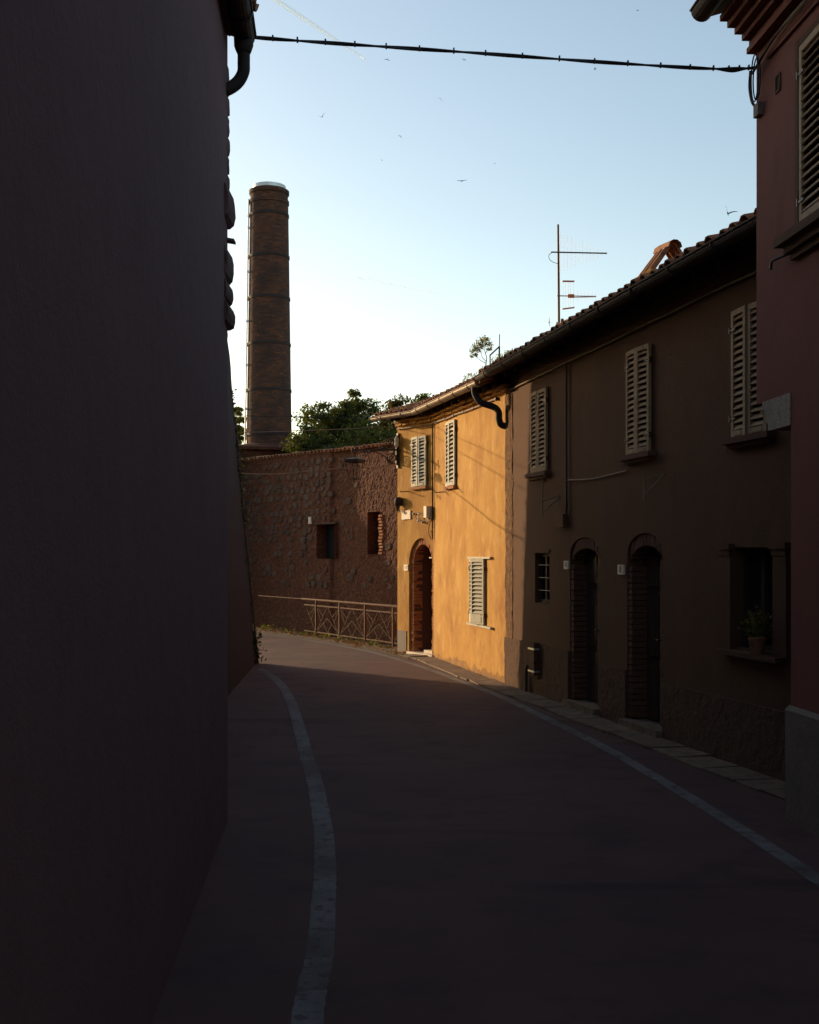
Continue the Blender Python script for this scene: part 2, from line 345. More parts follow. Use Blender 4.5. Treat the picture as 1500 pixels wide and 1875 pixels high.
# roof tiles (curved clay tiles)
def tile_mesh(name, r0=.088, r1=.070, l=.44, th=.014, n=5):
    mb = MB(); ring = []
    for (y, r) in ((0, r0), (l, r1)):
        for rr in (r, r-th):
            ring.append([(rr*math.cos(math.pi*k/n), y, rr*math.sin(math.pi*k/n)) for k in range(n+1)])
    o0, i0, o1, i1 = ring
    for k in range(n):
        mb.poly([o0[k], o0[k+1], o1[k+1], o1[k]]); mb.poly([i0[k+1], i0[k], i1[k], i1[k+1]]); mb.poly([o0[k+1], o0[k], i0[k], i0[k+1]])
    mb.poly([o0[0], i0[0], i1[0], o1[0]]); mb.poly([o0[n], o1[n], i1[n], i0[n]])
    return mb.mesh(name, 'terracotta')
TILES = [tile_mesh('roof_tile', .088+d, .070+d, .44) for d in (0, .004, -.004)]
SLOPE = .30
def roof_tiles(parent, s, eave_w, zf, u0, u1, courses, tan0=0., tan1=0., field=6.0):
    """rows of curved tiles climbing from the eave away from the street; first courses single tiles, the rest one field"""
    up = (-s.n+V((0, 0, SLOPE))).normalized(); nrm = up.cross(s.t).normalized()
    if nrm.z < 0: nrm = -nrm
    step, pitch = .215, .36; fld = MB()
    ncourse = int(field/pitch)
    for c in range(ncourse):
        dist = c*pitch-.05; back = dist*up.dot(-s.n)
        ua, ub = u0-max(0, back)*tan0, u1+max(0, back)*tan1
        n = int((ub-ua)/step)
        for i in range(n):
            u = ua+(i+.5)*step
            p = s.P(u, eave_w, zf(u))+up*dist+nrm*(.012*0)
            for cover in (1, 0):
                uu = u+(0 if cover else step/2)
                if uu > ub-.02: continue
                q = s.P(uu, eave_w, zf(uu))+up*(dist+(0 if cover else -.03))+nrm*((.042 if cover else .075)+.012*(c > 0))
                q = q+nrm*random.uniform(-.006, .008)+up*random.uniform(-.025, .025)
                a = random.uniform(-.05, .05); tx = (s.t*math.cos(a)+up*math.sin(a)); uy = (up*math.cos(a)-s.t*math.sin(a)-nrm*.03).normalized()
                nz_ = tx.cross(uy).normalized()
                if nz_.z < 0: nz_ = -nz_
                if not cover: nz_ = -nz_
                M = frame(q, tx, uy, nz_)
                if c < courses: place('roof_tile', random.choice(TILES), M, parent)
                elif cover:
                    ring = []
                    for y, r in ((0, .088), (.44, .072)):
                        ring.append([M @ V((r*math.cos(math.pi*k/4), y, r*math.sin(math.pi*k/4))) for k in range(5)])
                    for k in range(4): fld.poly([ring[0][k], ring[0][k+1], ring[1][k+1], ring[1][k]])
    o = fld.build('roof_tile_field', 'terracotta', parent); o['kind'] = 'stuff'
def gutter(parent, s, u0, u1, wc, zf, r, m, name='gutter', ends=(True, True)):
    mb = MB(); n = 9; rings = []
    k = max(2, int((u1-u0)/.6)+1)
    for i in range(k):
        u = u0+(u1-u0)*i/(k-1); sag = random.uniform(-.004, .004) if 0 < i < k-1 else 0
        out = [s.P(u, wc+r*math.cos(math.pi*j/n), zf(u)+sag-r*math.sin(math.pi*j/n)) for j in range(n+1)]
        inn = [s.P(u, wc+(r-.006)*math.cos(math.pi*j/n), zf(u)+sag-(r-.006)*math.sin(math.pi*j/n)) for j in range(n+1)]
        rings.append((out, inn))
    for (a, b) in zip(rings, rings[1:]):
        for j in range(n):
            mb.poly([a[0][j], a[0][j+1], b[0][j+1], b[0][j]]); mb.poly([a[1][j+1], a[1][j], b[1][j], b[1][j+1]])
    for e, (o, i) in zip(ends, (rings[0], rings[-1])):
        if e: mb.poly(o)
    g = mb.build(name, m, parent, smooth=True)
    mb = MB(); mb.tube([s.P(u0+(u1-u0)*i/(k-1), wc+r+.004, zf(u0+(u1-u0)*i/(k-1))+.004) for i in range(k)], .010, 6); mb.build('gutter_bead', m, g)
    nb = max(2, int((u1-u0)/.85))
    for i in range(nb):
        u = u0+(u1-u0)*(i+.5)/nb; mb = MB(); rr = r+.008
        for j in range(n):
            a0, a1 = math.pi*j/n, math.pi*(j+1)/n
            mb.bar(s.P(u, wc+rr*math.cos(a0), zf(u)-rr*math.sin(a0)), s.P(u, wc+rr*math.cos(a1), zf(u)-rr*math.sin(a1)), .03, .008, s.t)
        mb.build('gutter_bracket', m, g)
    return g
def curve(pts, n=8):
    """Catmull-Rom through points"""
    pts = [V(p) for p in pts]; P = [pts[0]*2-pts[1]]+pts+[pts[-1]*2-pts[-2]]; out = []
    for i in range(1, len(P)-2):
        for k in range(n):
            t = k/n; a, b, c, d = P[i-1:i+3]
            out.append(.5*((2*b)+(c-a)*t+(2*a-5*b+4*c-d)*t*t+(3*b-a-3*c+d)*t**3))
    return out+[pts[-1]]
def leaves_mesh(name, cen, size, m, parent, flat=.0, jit=.5):
    """many small rhombic leaves at the given centres"""
    cen = np.asarray(cen, float); n = len(cen)
    if parent is not None: cen = cen-np.array(wloc(parent))
    a = RNG.normal(size=(n, 3)); a[:, 2] *= (1-flat); a /= np.linalg.norm(a, axis=1)[:, None]
    b = RNG.normal(size=(n, 3)); b[:, 2] *= (1-flat); b -= a*np.sum(a*b, 1)[:, None]; b /= np.linalg.norm(b, axis=1)[:, None]
    s = size*(1+jit*(RNG.random(n)-.5)*2)[:, None]
    v = np.stack([cen-a*s, cen+b*s*.5, cen+a*s, cen-b*s*.5], 1).reshape(-1, 3)
    me = bpy.data.meshes.new(name); me.vertices.add(4*n); me.vertices.foreach_set('co', v.ravel())
    me.loops.add(4*n); me.loops.foreach_set('vertex_index', np.arange(4*n)); me.polygons.add(n)
    me.polygons.foreach_set('loop_start', np.arange(0, 4*n, 4)); me.polygons.foreach_set('loop_total', np.full(n, 4)); me.update(); me.validate()
    me.materials.append(MATS[m]); o = bpy.data.objects.new(name, me); COL.objects.link(o); o.parent = parent; return o
def text_mesh(txt, size, M, parent, m='lettering', name='lettering'):
    cu = bpy.data.curves.new(name, 'FONT'); cu.body = txt; cu.size = size; cu.align_x = 'CENTER'; cu.align_y = 'CENTER'; cu.extrude = .001
    o = bpy.data.objects.new(name, cu); COL.objects.link(o); bpy.context.view_layer.update()
    me = bpy.data.meshes.new_from_object(o.evaluated_get(bpy.context.evaluated_depsgraph_get())); bpy.data.objects.remove(o)
    me.materials.clear(); me.materials.append(MATS[m]); return place(name, me, M, parent)

# ================================================================== ground, road, lines
VERGE = [(8, 26.5), (-.05, 26.0), (-2.6, 30.75), (-4.4, 33.6), (-8, 36.6), (-14, 39), (-60, 50)]
mb = MB(); top = [V((-60, -25, 0)), V((14, -25, 0)), V((14, 26.5, 0))]+[V((x, y, 0)) for x, y in VERGE]
mb.poly(top)
for p, q in zip(top[2:], top[3:]): mb.poly([p, q, q-V((0, 0, 1.5)), p-V((0, 0, 1.5))])
struct(mb.build('road', 'asphalt'), 'dark patched asphalt road bending away between the houses')
mb = MB(); mb.poly([(-4000, -3000, -1.5), (4000, -3000, -1.5), (4000, 6000, -1.5), (-4000, 6000, -1.5)])
struct(mb.build('ground', 'grass_ground'), 'low rough ground beyond the railing')
def line_strip(name, pts, wd, label):
    c = curve([ground(*p) for p in pts], 10); mb = MB(); L, R = [], []
    for i, p in enumerate(c):
        d = (c[min(i+1, len(c)-1)]-c[max(i-1, 0)]).normalized(); n = V((-d.y, d.x, 0)); j = random.uniform(-.004, .004)
        L.append(p+n*(wd/2+j)+V((0, 0, .004))); R.append(p-n*(wd/2-j)+V((0, 0, .004)))
    for i in range(len(c)-1): mb.poly([L[i], R[i], R[i+1], L[i+1]])
    return struct(mb.build(name, 'worn_paint'), label)
line_strip('road_line', [(477, 1225), (508, 1247), (530, 1279), (544, 1319), (558, 1373), (576, 1430), (584, 1470), (593, 1524), (595.5, 1578), (594, 1632), (591, 1682), (584, 1758), (575, 1794), (566, 1848), (548, 1960)], .14, 'worn white edge line beside the dark stone house')
outer = [(430, 1158), (472, 1160.3), (525, 1167), (582, 1175), (640, 1186), (680, 1194), (740, 1211), (800, 1231), (860, 1254), (920, 1277), (1006, 1318.5), (1113, 1372), (1240, 1447), (1370, 1527), (1492, 1607.5), (1640, 1705)]
line_strip('road_line', outer, .13, 'worn white edge line curving past the ochre house and railing')
# dirt verge at the foot of the railing
mb = MB(); A = [ground(*p)+V((.10, .12, .006)) for p in outer[1:7]]; B = [V((-4.3, 33.3, .012)), V((-3.4, 31.9, .012)), V((-2.5, 30.3, .012)), V((-1.85, 29.0, .012)), V((-1.1, 27.7, .012)), V((-.12, 25.8, .012))]
for i in range(5): mb.poly([A[i], A[i+1], B[i+1], B[i]])
struct(mb.build('verge', 'dirt'), 'narrow dirt verge with dry leaves under the railing')

# ================================================================== ochre house
SA = Seg((-.25, 24.85), (.473, 23.5)); SB = Seg((.473, 23.5), (1.5, 18.6)); SCW = Seg((1.5, 18.6), (1.5+.228*11.6, 7.0))
H1 = thing('ochre_house', (1.4, 22.2, 0), 'sunlit ochre plastered house with brick arched doorway at the road bend', 'house')
EW = .36                                             # eave overhang
def zA(u): return 4.86-.025*u
def zB(u): return zA(SA.L)-.022*u
def zC(u): return 4.775+.011*u
# openings
dA0, dA1 = SA.u(749), SA.u(794); dz1 = 2.36
opD = (dA0, dA1, .03, dz1, (dA1-dA0)/2)
wA = (SA.u(757), SA.u(783), 3.39, 4.40, 0); wB = (SB.u(820), SB.u(836.5), 3.28, 4.48, 0)
wL = (SB.u(864), SB.u(890), .86, 1.95, 0)
mb = MB()
facade(mb, SA, 0, SA.L, 0, 4.9, [opD, (wA[0]+.02, wA[1]-.02, wA[2]+.03, wA[3]-.02, 0)])
facade(mb, SB, 0, SB.L, 0, 4.9, [(wB[0]+.02, wB[1]-.02, wB[2]+.03, wB[3]-.02, 0), (wL[0]+.04, wL[1]-.04, wL[2]+.03, wL[3]-.03, 0)])
DEPTH = 5.0
e0 = SA.P(0, 0, 0); e1 = SA.P(0, -DEPTH, 0); b0 = SB.P(SB.L, 0, 0); b1 = SB.P(SB.L, -DEPTH, 0); bis = (SA.n+SB.n).normalized(); m1 = SA.b-bis*(DEPTH/bis.dot(SA.n))
up = V((0, 0, 1)); hi = 4.9+SLOPE*DEPTH
mb.poly([e0, e0+up*4.9, e1+up*hi, e1]); mb.poly([e1, e1+up*hi, m1+up*hi, m1]); mb.poly([m1, m1+up*hi, b1+up*hi, b1]); mb.poly([b1, b1+up*hi, b0+up*4.9, b0])
mb.build('wall', 'ochre', H1)
# grey patch and worn foot of the wall
mb = MB(); s = SA; s.box(mb, .02, dA0-.10, -.01, .012, .03, .46); mb.build('cement_patch', 'granite', H1)
mb = MB(); n = 220; fz = lambda i: max(.015, .10+.16*mnoise.fractal(V((i*.045, 3, 0)), .8, 2.1, 5)+.05*mnoise.noise(V((i*.5, 9, 0))))
for i in range(n):
    u0_, u1_ = .10+(SB.L-.12)*i/n, .10+(SB.L-.12)*(i+1)/n
    mb.poly([SB.P(u0_, .004, 0), SB.P(u1_, .004, 0), SB.P(u1_, .004, fz(i+1)), SB.P(u0_, .004, fz(i))])
mb.build('worn_foot', 'ochre_low', H1)
# brick arch and jambs of the doorway, each brick its own piece
hw = (dA1-dA0)/2; uc = (dA0+dA1)/2; spring = dz1-hw; ring = .125
BR = [brick_mesh(.052, ring, .20, 'brick', 'old_brick', .005) for _ in range(4)]
nv = 27
for i in range(nv):
    a = math.pi*(i+.5)/nv; r = hw-ring/2-.004; c_, s_ = math.cos(a), math.sin(a)
    zax = SA.t*(-c_)+up*s_; xax = SA.t*s_+up*c_
    place('brick', random.choice(BR), frame(SA.P(uc-r*c_, -.145+random.uniform(-.006, .006), spring+r*s_), xax, SA.n, zax), H1)
BJ = [brick_mesh(ring, .060, .20, 'brick', 'old_brick', .006) for _ in range(4)]
nj = int((spring-.06)/.068)
for i in range(nj):
    for sd in (-1, 1):
        place('brick', random.choice(BJ), SA.M(uc+sd*(hw-ring/2-.004)+random.uniform(-.006, .006), -.14+random.uniform(-.01, .01), .06+.068*(i+.5)), H1)
inner = (dA0+ring, dA1-ring, .06, dz1-ring, hw-ring)
mb = MB(); nn = 14
usn = [(inner[0]+inner[1])/2-(inner[1]-inner[0])/2*math.cos(math.pi*i/nn) for i in range(nn+1)]
rg = [(inner[0], .06)]+[(u, arc_z(inner, u)) for u in usn]+[(inner[1], .06)]
rgo = [(dA0, .03)]+[(uc-hw*math.cos(math.pi*i/nn), spring+hw*math.sin(math.pi*i/nn)) for i in range(nn+1)]+[(dA1, .03)]
for p, q, P_, Q_ in zip(rg, rg[1:], rgo, rgo[1:]):
    mb.poly([SA.P(p[0], -.06, p[1]), SA.P(q[0], -.06, q[1]), SA.P(q[0], -.52, q[1]), SA.P(p[0], -.52, p[1])]); mb.poly([SA.P(p[0], -.06, p[1]), SA.P(q[0], -.06, q[1]), SA.P(Q_[0], -.06, Q_[1]), SA.P(P_[0], -.06, P_[1])])
mb.build('arch_reveal', 'dark_brick', H1)
mb = MB(); panel(mb, SA, inner, -.50); dr = mb.build('door', 'door_wood', H1)
mb = MB(); ua, ub = inner[0], inner[1]
for k in range(5):
    a = ua+(ub-ua)*k/5+.006; b = ua+(ub-ua)*(k+1)/5-.006; SA.box(mb := MB(), a, b, -.498, -.482, .10, min(arc_z(inner, a+.01), arc_z(inner, b-.01))-.01); mb.build('plank', 'door_wood', dr)
mb = MB(); SA.box(mb, ub-.16, ub-.005, -.075, -.06, 1.955, 1.975); mb.build('stay_bar', 'white_plastic', dr)
mb = MB(); SA.box(mb, dA0-.02, dA1+.02, -.53, .05, -.02, .055); mb.build('threshold', 'marble', H1)
mb = MB(); SA.box(mb, uc+.06, dA1-.11, -.20, -.03, .058, .12); mb.build('step', 'marble', H1)
# windows and shutters
for (s, o, nsl, ang) in ((SA, wA, 13, (5, 4)), (SB, wB, 14, (4, 6))):
    window(H1, s, (o[0]+.02, o[1]-.02, o[2]+.03, o[3]-.02, 0))
    shutters(H1, s, o[0], o[1], o[2]+.01, o[3], 'shutter_grey', nsl, ang)
    mb = MB(); s.box(mb, o[0]-.05, o[1]+.04, -.02, .075, o[2]-.05, o[2]); mb.build('sill', 'old_brick', H1)
    for q in (-.30, .24):
        mb = MB(); ue = (o[0] if q < 0 else o[1])+q*.6
        mb.bar(s.P(ue, -.02, o[2]-.07), s.P(ue, .20, o[2]-.085), .018, .018); mb.tube([s.P(ue, .20, o[2]-.085), s.P(ue, .215, o[2]-.06)], .008, 6); mb.build('sill_bracket', 'iron', H1)
window(H1, SB, (wL[0]+.04, wL[1]-.04, wL[2]+.03, wL[3]-.03, 0))
shutters(H1, SB, wL[0], wL[1], wL[2], wL[3], 'shutter_grey', 13, (9, 13), low=.17)
mb = MB(); SB.box(mb, wL[0]-.12, wL[1]+.42, .0, .055, wL[3]+.004, wL[3]+.034); mb.build('shutter_rail', 'shutter_grey', H1)
mb = MB(); SB.box(mb, wL[0]-.14, wL[1]+.46, .0, .060, wL[2]-.045, wL[2]-.012); mb.build('shutter_rail', 'shutter_grey', H1)
# cornice of projecting bricks under the eave, conduit below it
CB = [brick_mesh(.27, .045, .14, 'cornice_brick', 'ochre', .007) for _ in range(4)]
for (s, zf, ua, ub) in ((SA, zA, .02, SA.L-.02), (SB, zB, .04, SB.L+.25)):
    for row in (0, 1):
        n = int((ub-ua)/.285)
        for i in range(n):
            u = ua+(i+.5)*(ub-ua)/n
            place('cornice_brick', random.choice(CB), s.M(u, .0+.045*row+random.uniform(-.012, .012), zf(u)-.15+.062*row+random.uniform(-.006, .006)) @ Matrix.Rotation(random.uniform(-.03, .03), 4, 'Y'), H1)
pts = [SA.P(u, .035, zA(u)-.23) for u in (.05, .5, 1.0, SA.L-.06)]+[SB.P(u, .035, zB(u)-.225+random.uniform(-.008, .008)) for u in [.08+.45*i for i in range(11)]]
mb = MB(); mb.tube(curve(pts, 4), .016, 7); cd = mb.build('conduit', 'cable_pale', H1)
for u in [.4+.7*i for i in range(7)]:
    mb = MB(); SB.box(mb, u-.012, u+.012, .005, .058, zB(u)-.25, zB(u)-.20); mb.build('conduit_clip', 'iron', cd)
# roof: deck, rafters, tiles, gutter
mb = MB()
def deck(mb, s, zf, u0, u1, t0, t1, dep, ew):
    p = []
    for (w_, dz) in ((ew, -.03), (-dep, (ew+dep)*SLOPE-.03)):
        bk = ew-w_; p.append([s.P(u0-bk*t0, w_, zf(u0)+dz), s.P(u1+bk*t1, w_, zf(u1)+dz)])
    th = V((0, 0, .05))
    a, b, c, d = p[0][0], p[0][1], p[1][1], p[1][0]
    mb.poly([a, b, c, d]); mb.poly([a+th, d+th, c+th, b+th]); mb.poly([a, a+th, b+th, b]); mb.poly([b, b+th, c+th, c]); mb.poly([c, c+th, d+th, d]); mb.poly([d, d+th, a+th, a])
T8 = math.tan(math.acos(max(-1, min(1, SA.n.dot(SB.n))))/2)
cutA = EW*T8
deck(mb, SA, zA, -.18, SA.L-cutA, 0, T8, DEPTH, EW); deck(mb, SB, zB, cutA, SB.L, T8, 0, DEPTH, EW)
mb.build('roof_deck', 'dark_wood', H1)
for (s, zf, ua, ub) in ((SA, zA, .1, SA.L-.1), (SB, zB, .2, SB.L-.05)):
    n = int((ub-ua)/.5)+1
    for i in range(n):
        u = ua+(ub-ua)*i/(n-1); mb = MB(); mb.bar(s.P(u, -.05, zf(u)+.02), s.P(u, EW-.14, zf(u)-.045), .07, .08, s.t); mb.build('rafter', 'dark_wood', H1)
roof_tiles(H1, SA, EW, lambda u: zA(u), -.2, SA.L-cutA, 3, 0, T8); roof_tiles(H1, SB, EW, lambda u: zB(u), cutA, SB.L+.02, 3, T8, 0)
GR = .075
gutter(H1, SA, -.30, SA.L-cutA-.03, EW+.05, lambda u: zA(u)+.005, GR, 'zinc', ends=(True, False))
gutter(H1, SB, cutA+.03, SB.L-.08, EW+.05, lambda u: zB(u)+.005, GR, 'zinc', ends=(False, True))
mb = MB(); u = SB.L-.10; z0 = zB(u)-.055
mb.tube(curve([SB.P(u-.25, EW+.05, z0+.02), SB.P(u-.24, EW+.045, z0-.10), SB.P(u-.15, EW-.02, z0-.24), SB.P(u-.02, .16, z0-.33), SB.P(u+.04, .10, z0-.41), SB.P(u+.05, .095, z0-.52), SB.P(u+.055, .06, z0-.61), SB.P(u+.06, -.06, z0-.64)], 6), .052, 12)
mb.build('downpipe', 'dark_zinc', H1, smooth=True)

# ================================================================== brown house
H2 = thing('brown_house', (3.4, 13.2, 0), 'shaded brown plastered terrace house with grey louvred shutters and brick door arches', 'house')
s = SCW; UE = SCW.u(1400)+2.2
def zc_(px, py): return SCW.z(px, py)
d1 = (SCW.u(1044), SCW.u(1098.5), .02, 2.24, .22); d2 = (SCW.u(1149), SCW.u(1214.5), .02, 2.26, .24)
v1 = (SCW.u(977), SCW.u(1005), 3.19, 4.35, 0); v2 = (SCW.u(1153), SCW.u(1195), 3.17, 4.37, 0); v3 = (SCW.u(1347), SCW.u(1347)+.66, 3.13, 4.34, 0)
l1 = (SCW.u(980), SCW.u(1006.5), 1.33, 2.04, 0); l3 = (SCW.u(1344), SCW.u(1417), 1.12, 2.08, 0)
sh = lambda o: (o[0]+.02, o[1]-.02, o[2]+.03, o[3]-.02, 0)
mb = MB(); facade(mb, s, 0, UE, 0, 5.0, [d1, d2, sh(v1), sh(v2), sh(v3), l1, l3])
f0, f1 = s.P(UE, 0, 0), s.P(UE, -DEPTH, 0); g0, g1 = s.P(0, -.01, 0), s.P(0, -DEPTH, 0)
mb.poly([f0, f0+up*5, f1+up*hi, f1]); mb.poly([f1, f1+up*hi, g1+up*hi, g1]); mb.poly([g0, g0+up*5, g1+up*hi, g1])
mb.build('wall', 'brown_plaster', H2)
# rough strip at the seam and rough plinth, real relief
def rough_patch(name, s, u0, u1, z0, z1, w0, amp, step, m, parent, fq=9., edge=.0):
    mb = MB(); nu, nz_ = max(1, int((u1-u0)/step)), max(1, int((z1-z0)/step)); g = {}
    for i in range(nu+1):
        for j in range(nz_+1):
            u, z = u0+(u1-u0)*i/nu, z0+(z1-z0)*j/nz_
            if edge and i in (0, nu): u += edge*mnoise.noise(V((z*4, i, 2)))
            q = s.P(u, 0, z); g[i, j] = s.P(u, w0+amp*(mnoise.noise(q*fq)+.5*mnoise.noise(q*fq*2.7)), z)
    for i in range(nu):
        for j in range(nz_): mb.poly([g[i, j], g[i+1, j], g[i+1, j+1], g[i, j+1]])
    for j in range(nz_):
        for i in (0, nu): mb.poly([g[i, j], g[i, j+1], g[i, j+1]-s.n*(w0+.03), g[i, j]-s.n*(w0+.03)])
    for i in range(nu): mb.poly([g[i, nz_], g[i+1, nz_], g[i+1, nz_]-s.n*(w0+.03), g[i, nz_]-s.n*(w0+.03)])
    # weld
    me_v = mb
    return me_v.build(name, m, parent)
rough_patch('seam_strip', s, .0, .36, .72, 4.5, .009, .010, .03, 'rough_render', H2, edge=.05)
plinth_spans = [(0, d1[0]-.02, .74), (d1[1]+.02, d2[0]-.02, .66), (d2[1]+.02, UE, .62)]
for (a, b, h) in plinth_spans: rough_patch('plinth', s, a, b, 0, h, .022, .010, .05, 'plinth_render', H2)
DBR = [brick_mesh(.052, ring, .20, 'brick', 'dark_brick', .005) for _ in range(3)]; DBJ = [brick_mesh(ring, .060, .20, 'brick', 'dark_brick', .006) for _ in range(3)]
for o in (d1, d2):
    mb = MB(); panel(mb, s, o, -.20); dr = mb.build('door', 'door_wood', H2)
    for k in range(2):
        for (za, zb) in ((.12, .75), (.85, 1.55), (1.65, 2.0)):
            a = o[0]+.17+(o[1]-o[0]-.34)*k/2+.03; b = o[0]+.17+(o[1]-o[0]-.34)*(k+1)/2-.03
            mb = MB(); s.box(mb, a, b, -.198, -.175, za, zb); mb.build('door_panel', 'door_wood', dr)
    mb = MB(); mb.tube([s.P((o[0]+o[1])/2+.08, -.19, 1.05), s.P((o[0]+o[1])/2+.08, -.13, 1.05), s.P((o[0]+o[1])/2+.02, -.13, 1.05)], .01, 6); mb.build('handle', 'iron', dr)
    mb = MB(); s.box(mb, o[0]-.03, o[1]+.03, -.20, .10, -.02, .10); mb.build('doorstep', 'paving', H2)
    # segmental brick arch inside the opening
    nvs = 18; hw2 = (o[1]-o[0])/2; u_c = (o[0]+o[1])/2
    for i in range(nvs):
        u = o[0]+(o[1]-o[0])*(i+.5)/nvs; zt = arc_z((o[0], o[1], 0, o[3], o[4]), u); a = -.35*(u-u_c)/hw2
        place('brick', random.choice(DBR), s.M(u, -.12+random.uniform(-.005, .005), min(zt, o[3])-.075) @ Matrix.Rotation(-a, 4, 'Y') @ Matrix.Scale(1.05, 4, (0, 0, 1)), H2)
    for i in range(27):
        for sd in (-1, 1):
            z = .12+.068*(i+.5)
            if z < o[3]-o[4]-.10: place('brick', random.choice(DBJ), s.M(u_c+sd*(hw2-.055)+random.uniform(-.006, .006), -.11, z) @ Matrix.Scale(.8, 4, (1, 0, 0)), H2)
for (o, n) in ((v1, 16), (v2, 17), (v3, 17)):
    window(H2, s, sh(o))
    mb = MB(); s.box(mb, o[0]-.10, o[1]+.10, -.02, .10, o[2]-.06, o[2]-.004); mb.build('sill', 'dark_brick', H2)
    mb = MB(); s.box(mb, o[0]-.07, o[1]+.07, -.02, .06, o[2]-.10, o[2]-.062); mb.build('sill_moulding', 'brown_plaster', H2)
shutters(H2, s, v1[0], v1[1], v1[2], v1[3], 'shutter_old', 16, (3, 2))
shutters(H2, s, v2[0], v2[1], v2[2], v2[3], 'shutter_old', 17, (3, 4))
shutters(H2, s, v3[0], v3[1], v3[2], v3[3], 'shutter_old', 17, (5, 2))
window(H2, s, l1, -.10); window(H2, s, l3, -.14)
mb = MB(); s.box(mb, l1[0]-.04, l1[1]+.04, -.01, .02, l1[3]+.003, l1[3]+.05); mb.build('lintel', 'brown_plaster', H2)
for k in range(3):
    mb = MB(); z = l1[2]+.18*(k+1); mb.tube([s.P(l1[0], -.04, z), s.P(l1[1], -.04, z)], .008, 6); mb.build('window_bar', 'iron', H2)
for (a, b) in ((SCW.u(1322), l3[0]-.01), (l3[1]+.01, SCW.u(1446))):
    mb = MB(); s.box(mb, a+.03, b-.0, -.01, .035, l3[2]-.02, l3[3]-.02); mb.build('pilaster', 'brown_plaster', H2)
    mb = MB(); s.box(mb, a, b+.02, -.01, .06, l3[3]-.018, l3[3]+.04); s.box(mb, a+.02, b, -.008, .045, l3[3]-.075, l3[3]-.02); mb.build('capital', 'brown_plaster', H2)
mb = MB(); s.box(mb, l3[0]-.2, l3[1]+.2, -.02, .10, l3[2]-.07, l3[2]-.022); mb.build('sill', 'brown_plaster', H2)
# wall conduit, pipe cover, clothes-line arms
pts = [s.P(u, .03, zC(u)-.235+random.uniform(-.006, .006)) for u in [.0+.55*i for i in range(int((UE-.3)/.55))]]
mb = MB(); mb.tube(curve(pts, 3), .013, 6); mb.build('conduit', 'cable_pale', H2)
ud = SCW.u(1041); mb = MB(); mb.tube([s.P(ud, .03, 4.55), s.P(ud, .03, 3.4), s.P(ud+.01, .03, 2.55)], .014, 6); mb.build('cable', 'cable_black', H2)
mb = MB(); mb.tube(curve([s.P(ud, .02, zc_(1048, 878)), s.P(SCW.u(1085), .02, zc_(1085, 877)), s.P(SCW.u(1118), .02, zc_(1118, 870)), s.P(SCW.u(1150), .02, zc_(1150, 862))], 5), .008, 6); mb.build('cable', 'cable_pale', H2)
ua, ub = SCW.u(980), SCW.u(990); mb = MB(); s.box(mb, ua, ub, .02, .10, .30, .76); pc = mb.build('pipe_cover', 'rail_paint', H2)
for z in (.34, .66):
    mb = MB(); s.box(mb, ua-.015, ub+.015, .015, .106, z, z+.025); mb.build('clamp', 'bright_zinc', pc)
mb = MB(); mb.tube(curve([s.P(SCW.u(971), .06, 0), s.P(SCW.u(971), .06, .32), s.P(SCW.u(972), .045, .39), s.P(SCW.u(973), .0, .41)], 4), .022, 8); mb.build('drain_stub', 'dark_zinc', H2)
for (px, ya, yb) in ((993, 876, 948), (1180, 872, 916)):
    u = SCW.u(px, .25); za, zb = SCW.z(px, ya, .25), SCW.z(px, yb, .25); mb = MB()
    mb.tube([s.P(u, .25, za), s.P(u, .25, zb)], .011, 6); mb.tube([s.P(u-.02, .0, zb+.30), s.P(u, .25, zb+.22)], .009, 6); mb.tube([s.P(u, .25, zb+.05), s.P(u-.05, .0, zb+.28)], .009, 6); mb.build('line_arm', 'cable_pale', H2)
# roof
mb = MB(); deck(mb, s, zC, .0, UE, 0, 0, DEPTH, EW); mb.build('roof_deck', 'dark_wood', H2)
n = int(UE/.5)
for i in range(n):
    u = .1+(UE-.2)*i/(n-1); mb = MB(); mb.bar(s.P(u, -.05, zC(u)+.02), s.P(u, EW-.14, zC(u)-.045), .07, .08, s.t); mb.build('rafter', 'dark_wood', H2)
roof_tiles(H2, s, EW, zC, .0, UE, 2)
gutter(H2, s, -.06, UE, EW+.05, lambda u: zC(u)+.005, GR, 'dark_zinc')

# ================================================================== red house with the projecting upper floor
def xR(d): return 3.52-.0686*d
SR = Seg((xR(12), 12), (xR(-4), -4))
def uR(d): return (12-d)*math.hypot(.0686, 1)
H3 = thing('red_house', (4.6, 5.0, 0), 'dark red plastered house whose upper floor juts out on a stone corbel', 'house')
LO, HI_ = uR(9.07), uR(9.80); U1 = uR(-4); ZJ, ZT = 3.24, 6.42
wd1, wd0 = uR(8.94), uR(7.80); wz0, wz1 = 4.40, 5.84
mb = MB()
facade(mb, SR, LO, U1, .86, ZJ, [], .2); facade(mb, SR, HI_, U1, ZJ, ZT, [(wd1+.06, wd0-.06, wz0+.02, wz1-.05, 0)], .2)
bk = 5.0
p = [SR.P(LO, 0, 0), SR.P(LO, -bk, 0)]; mb.poly([p[0], p[0]+up*ZJ, p[1]+up*ZJ, p[1]])
q = [SR.P(HI_, 0, 0), SR.P(HI_, -bk, 0)]; mb.poly([q[0]+up*ZJ, q[0]+up*(ZT+.4), q[1]+up*(ZT+2), q[1]+up*ZJ]); mb.poly([p[0]+up*ZJ, p[1]+up*ZJ, q[1]+up*ZJ, q[0]+up*ZJ])
r_ = [SR.P(U1, 0, 0), SR.P(U1, -bk, 0)]; mb.poly([r_[0], r_[0]+up*ZT, r_[1]+up*(ZT+2), r_[1]]); mb.poly([r_[1], r_[1]+up*(ZT+2), q[1]+up*(ZT+2), p[1]])
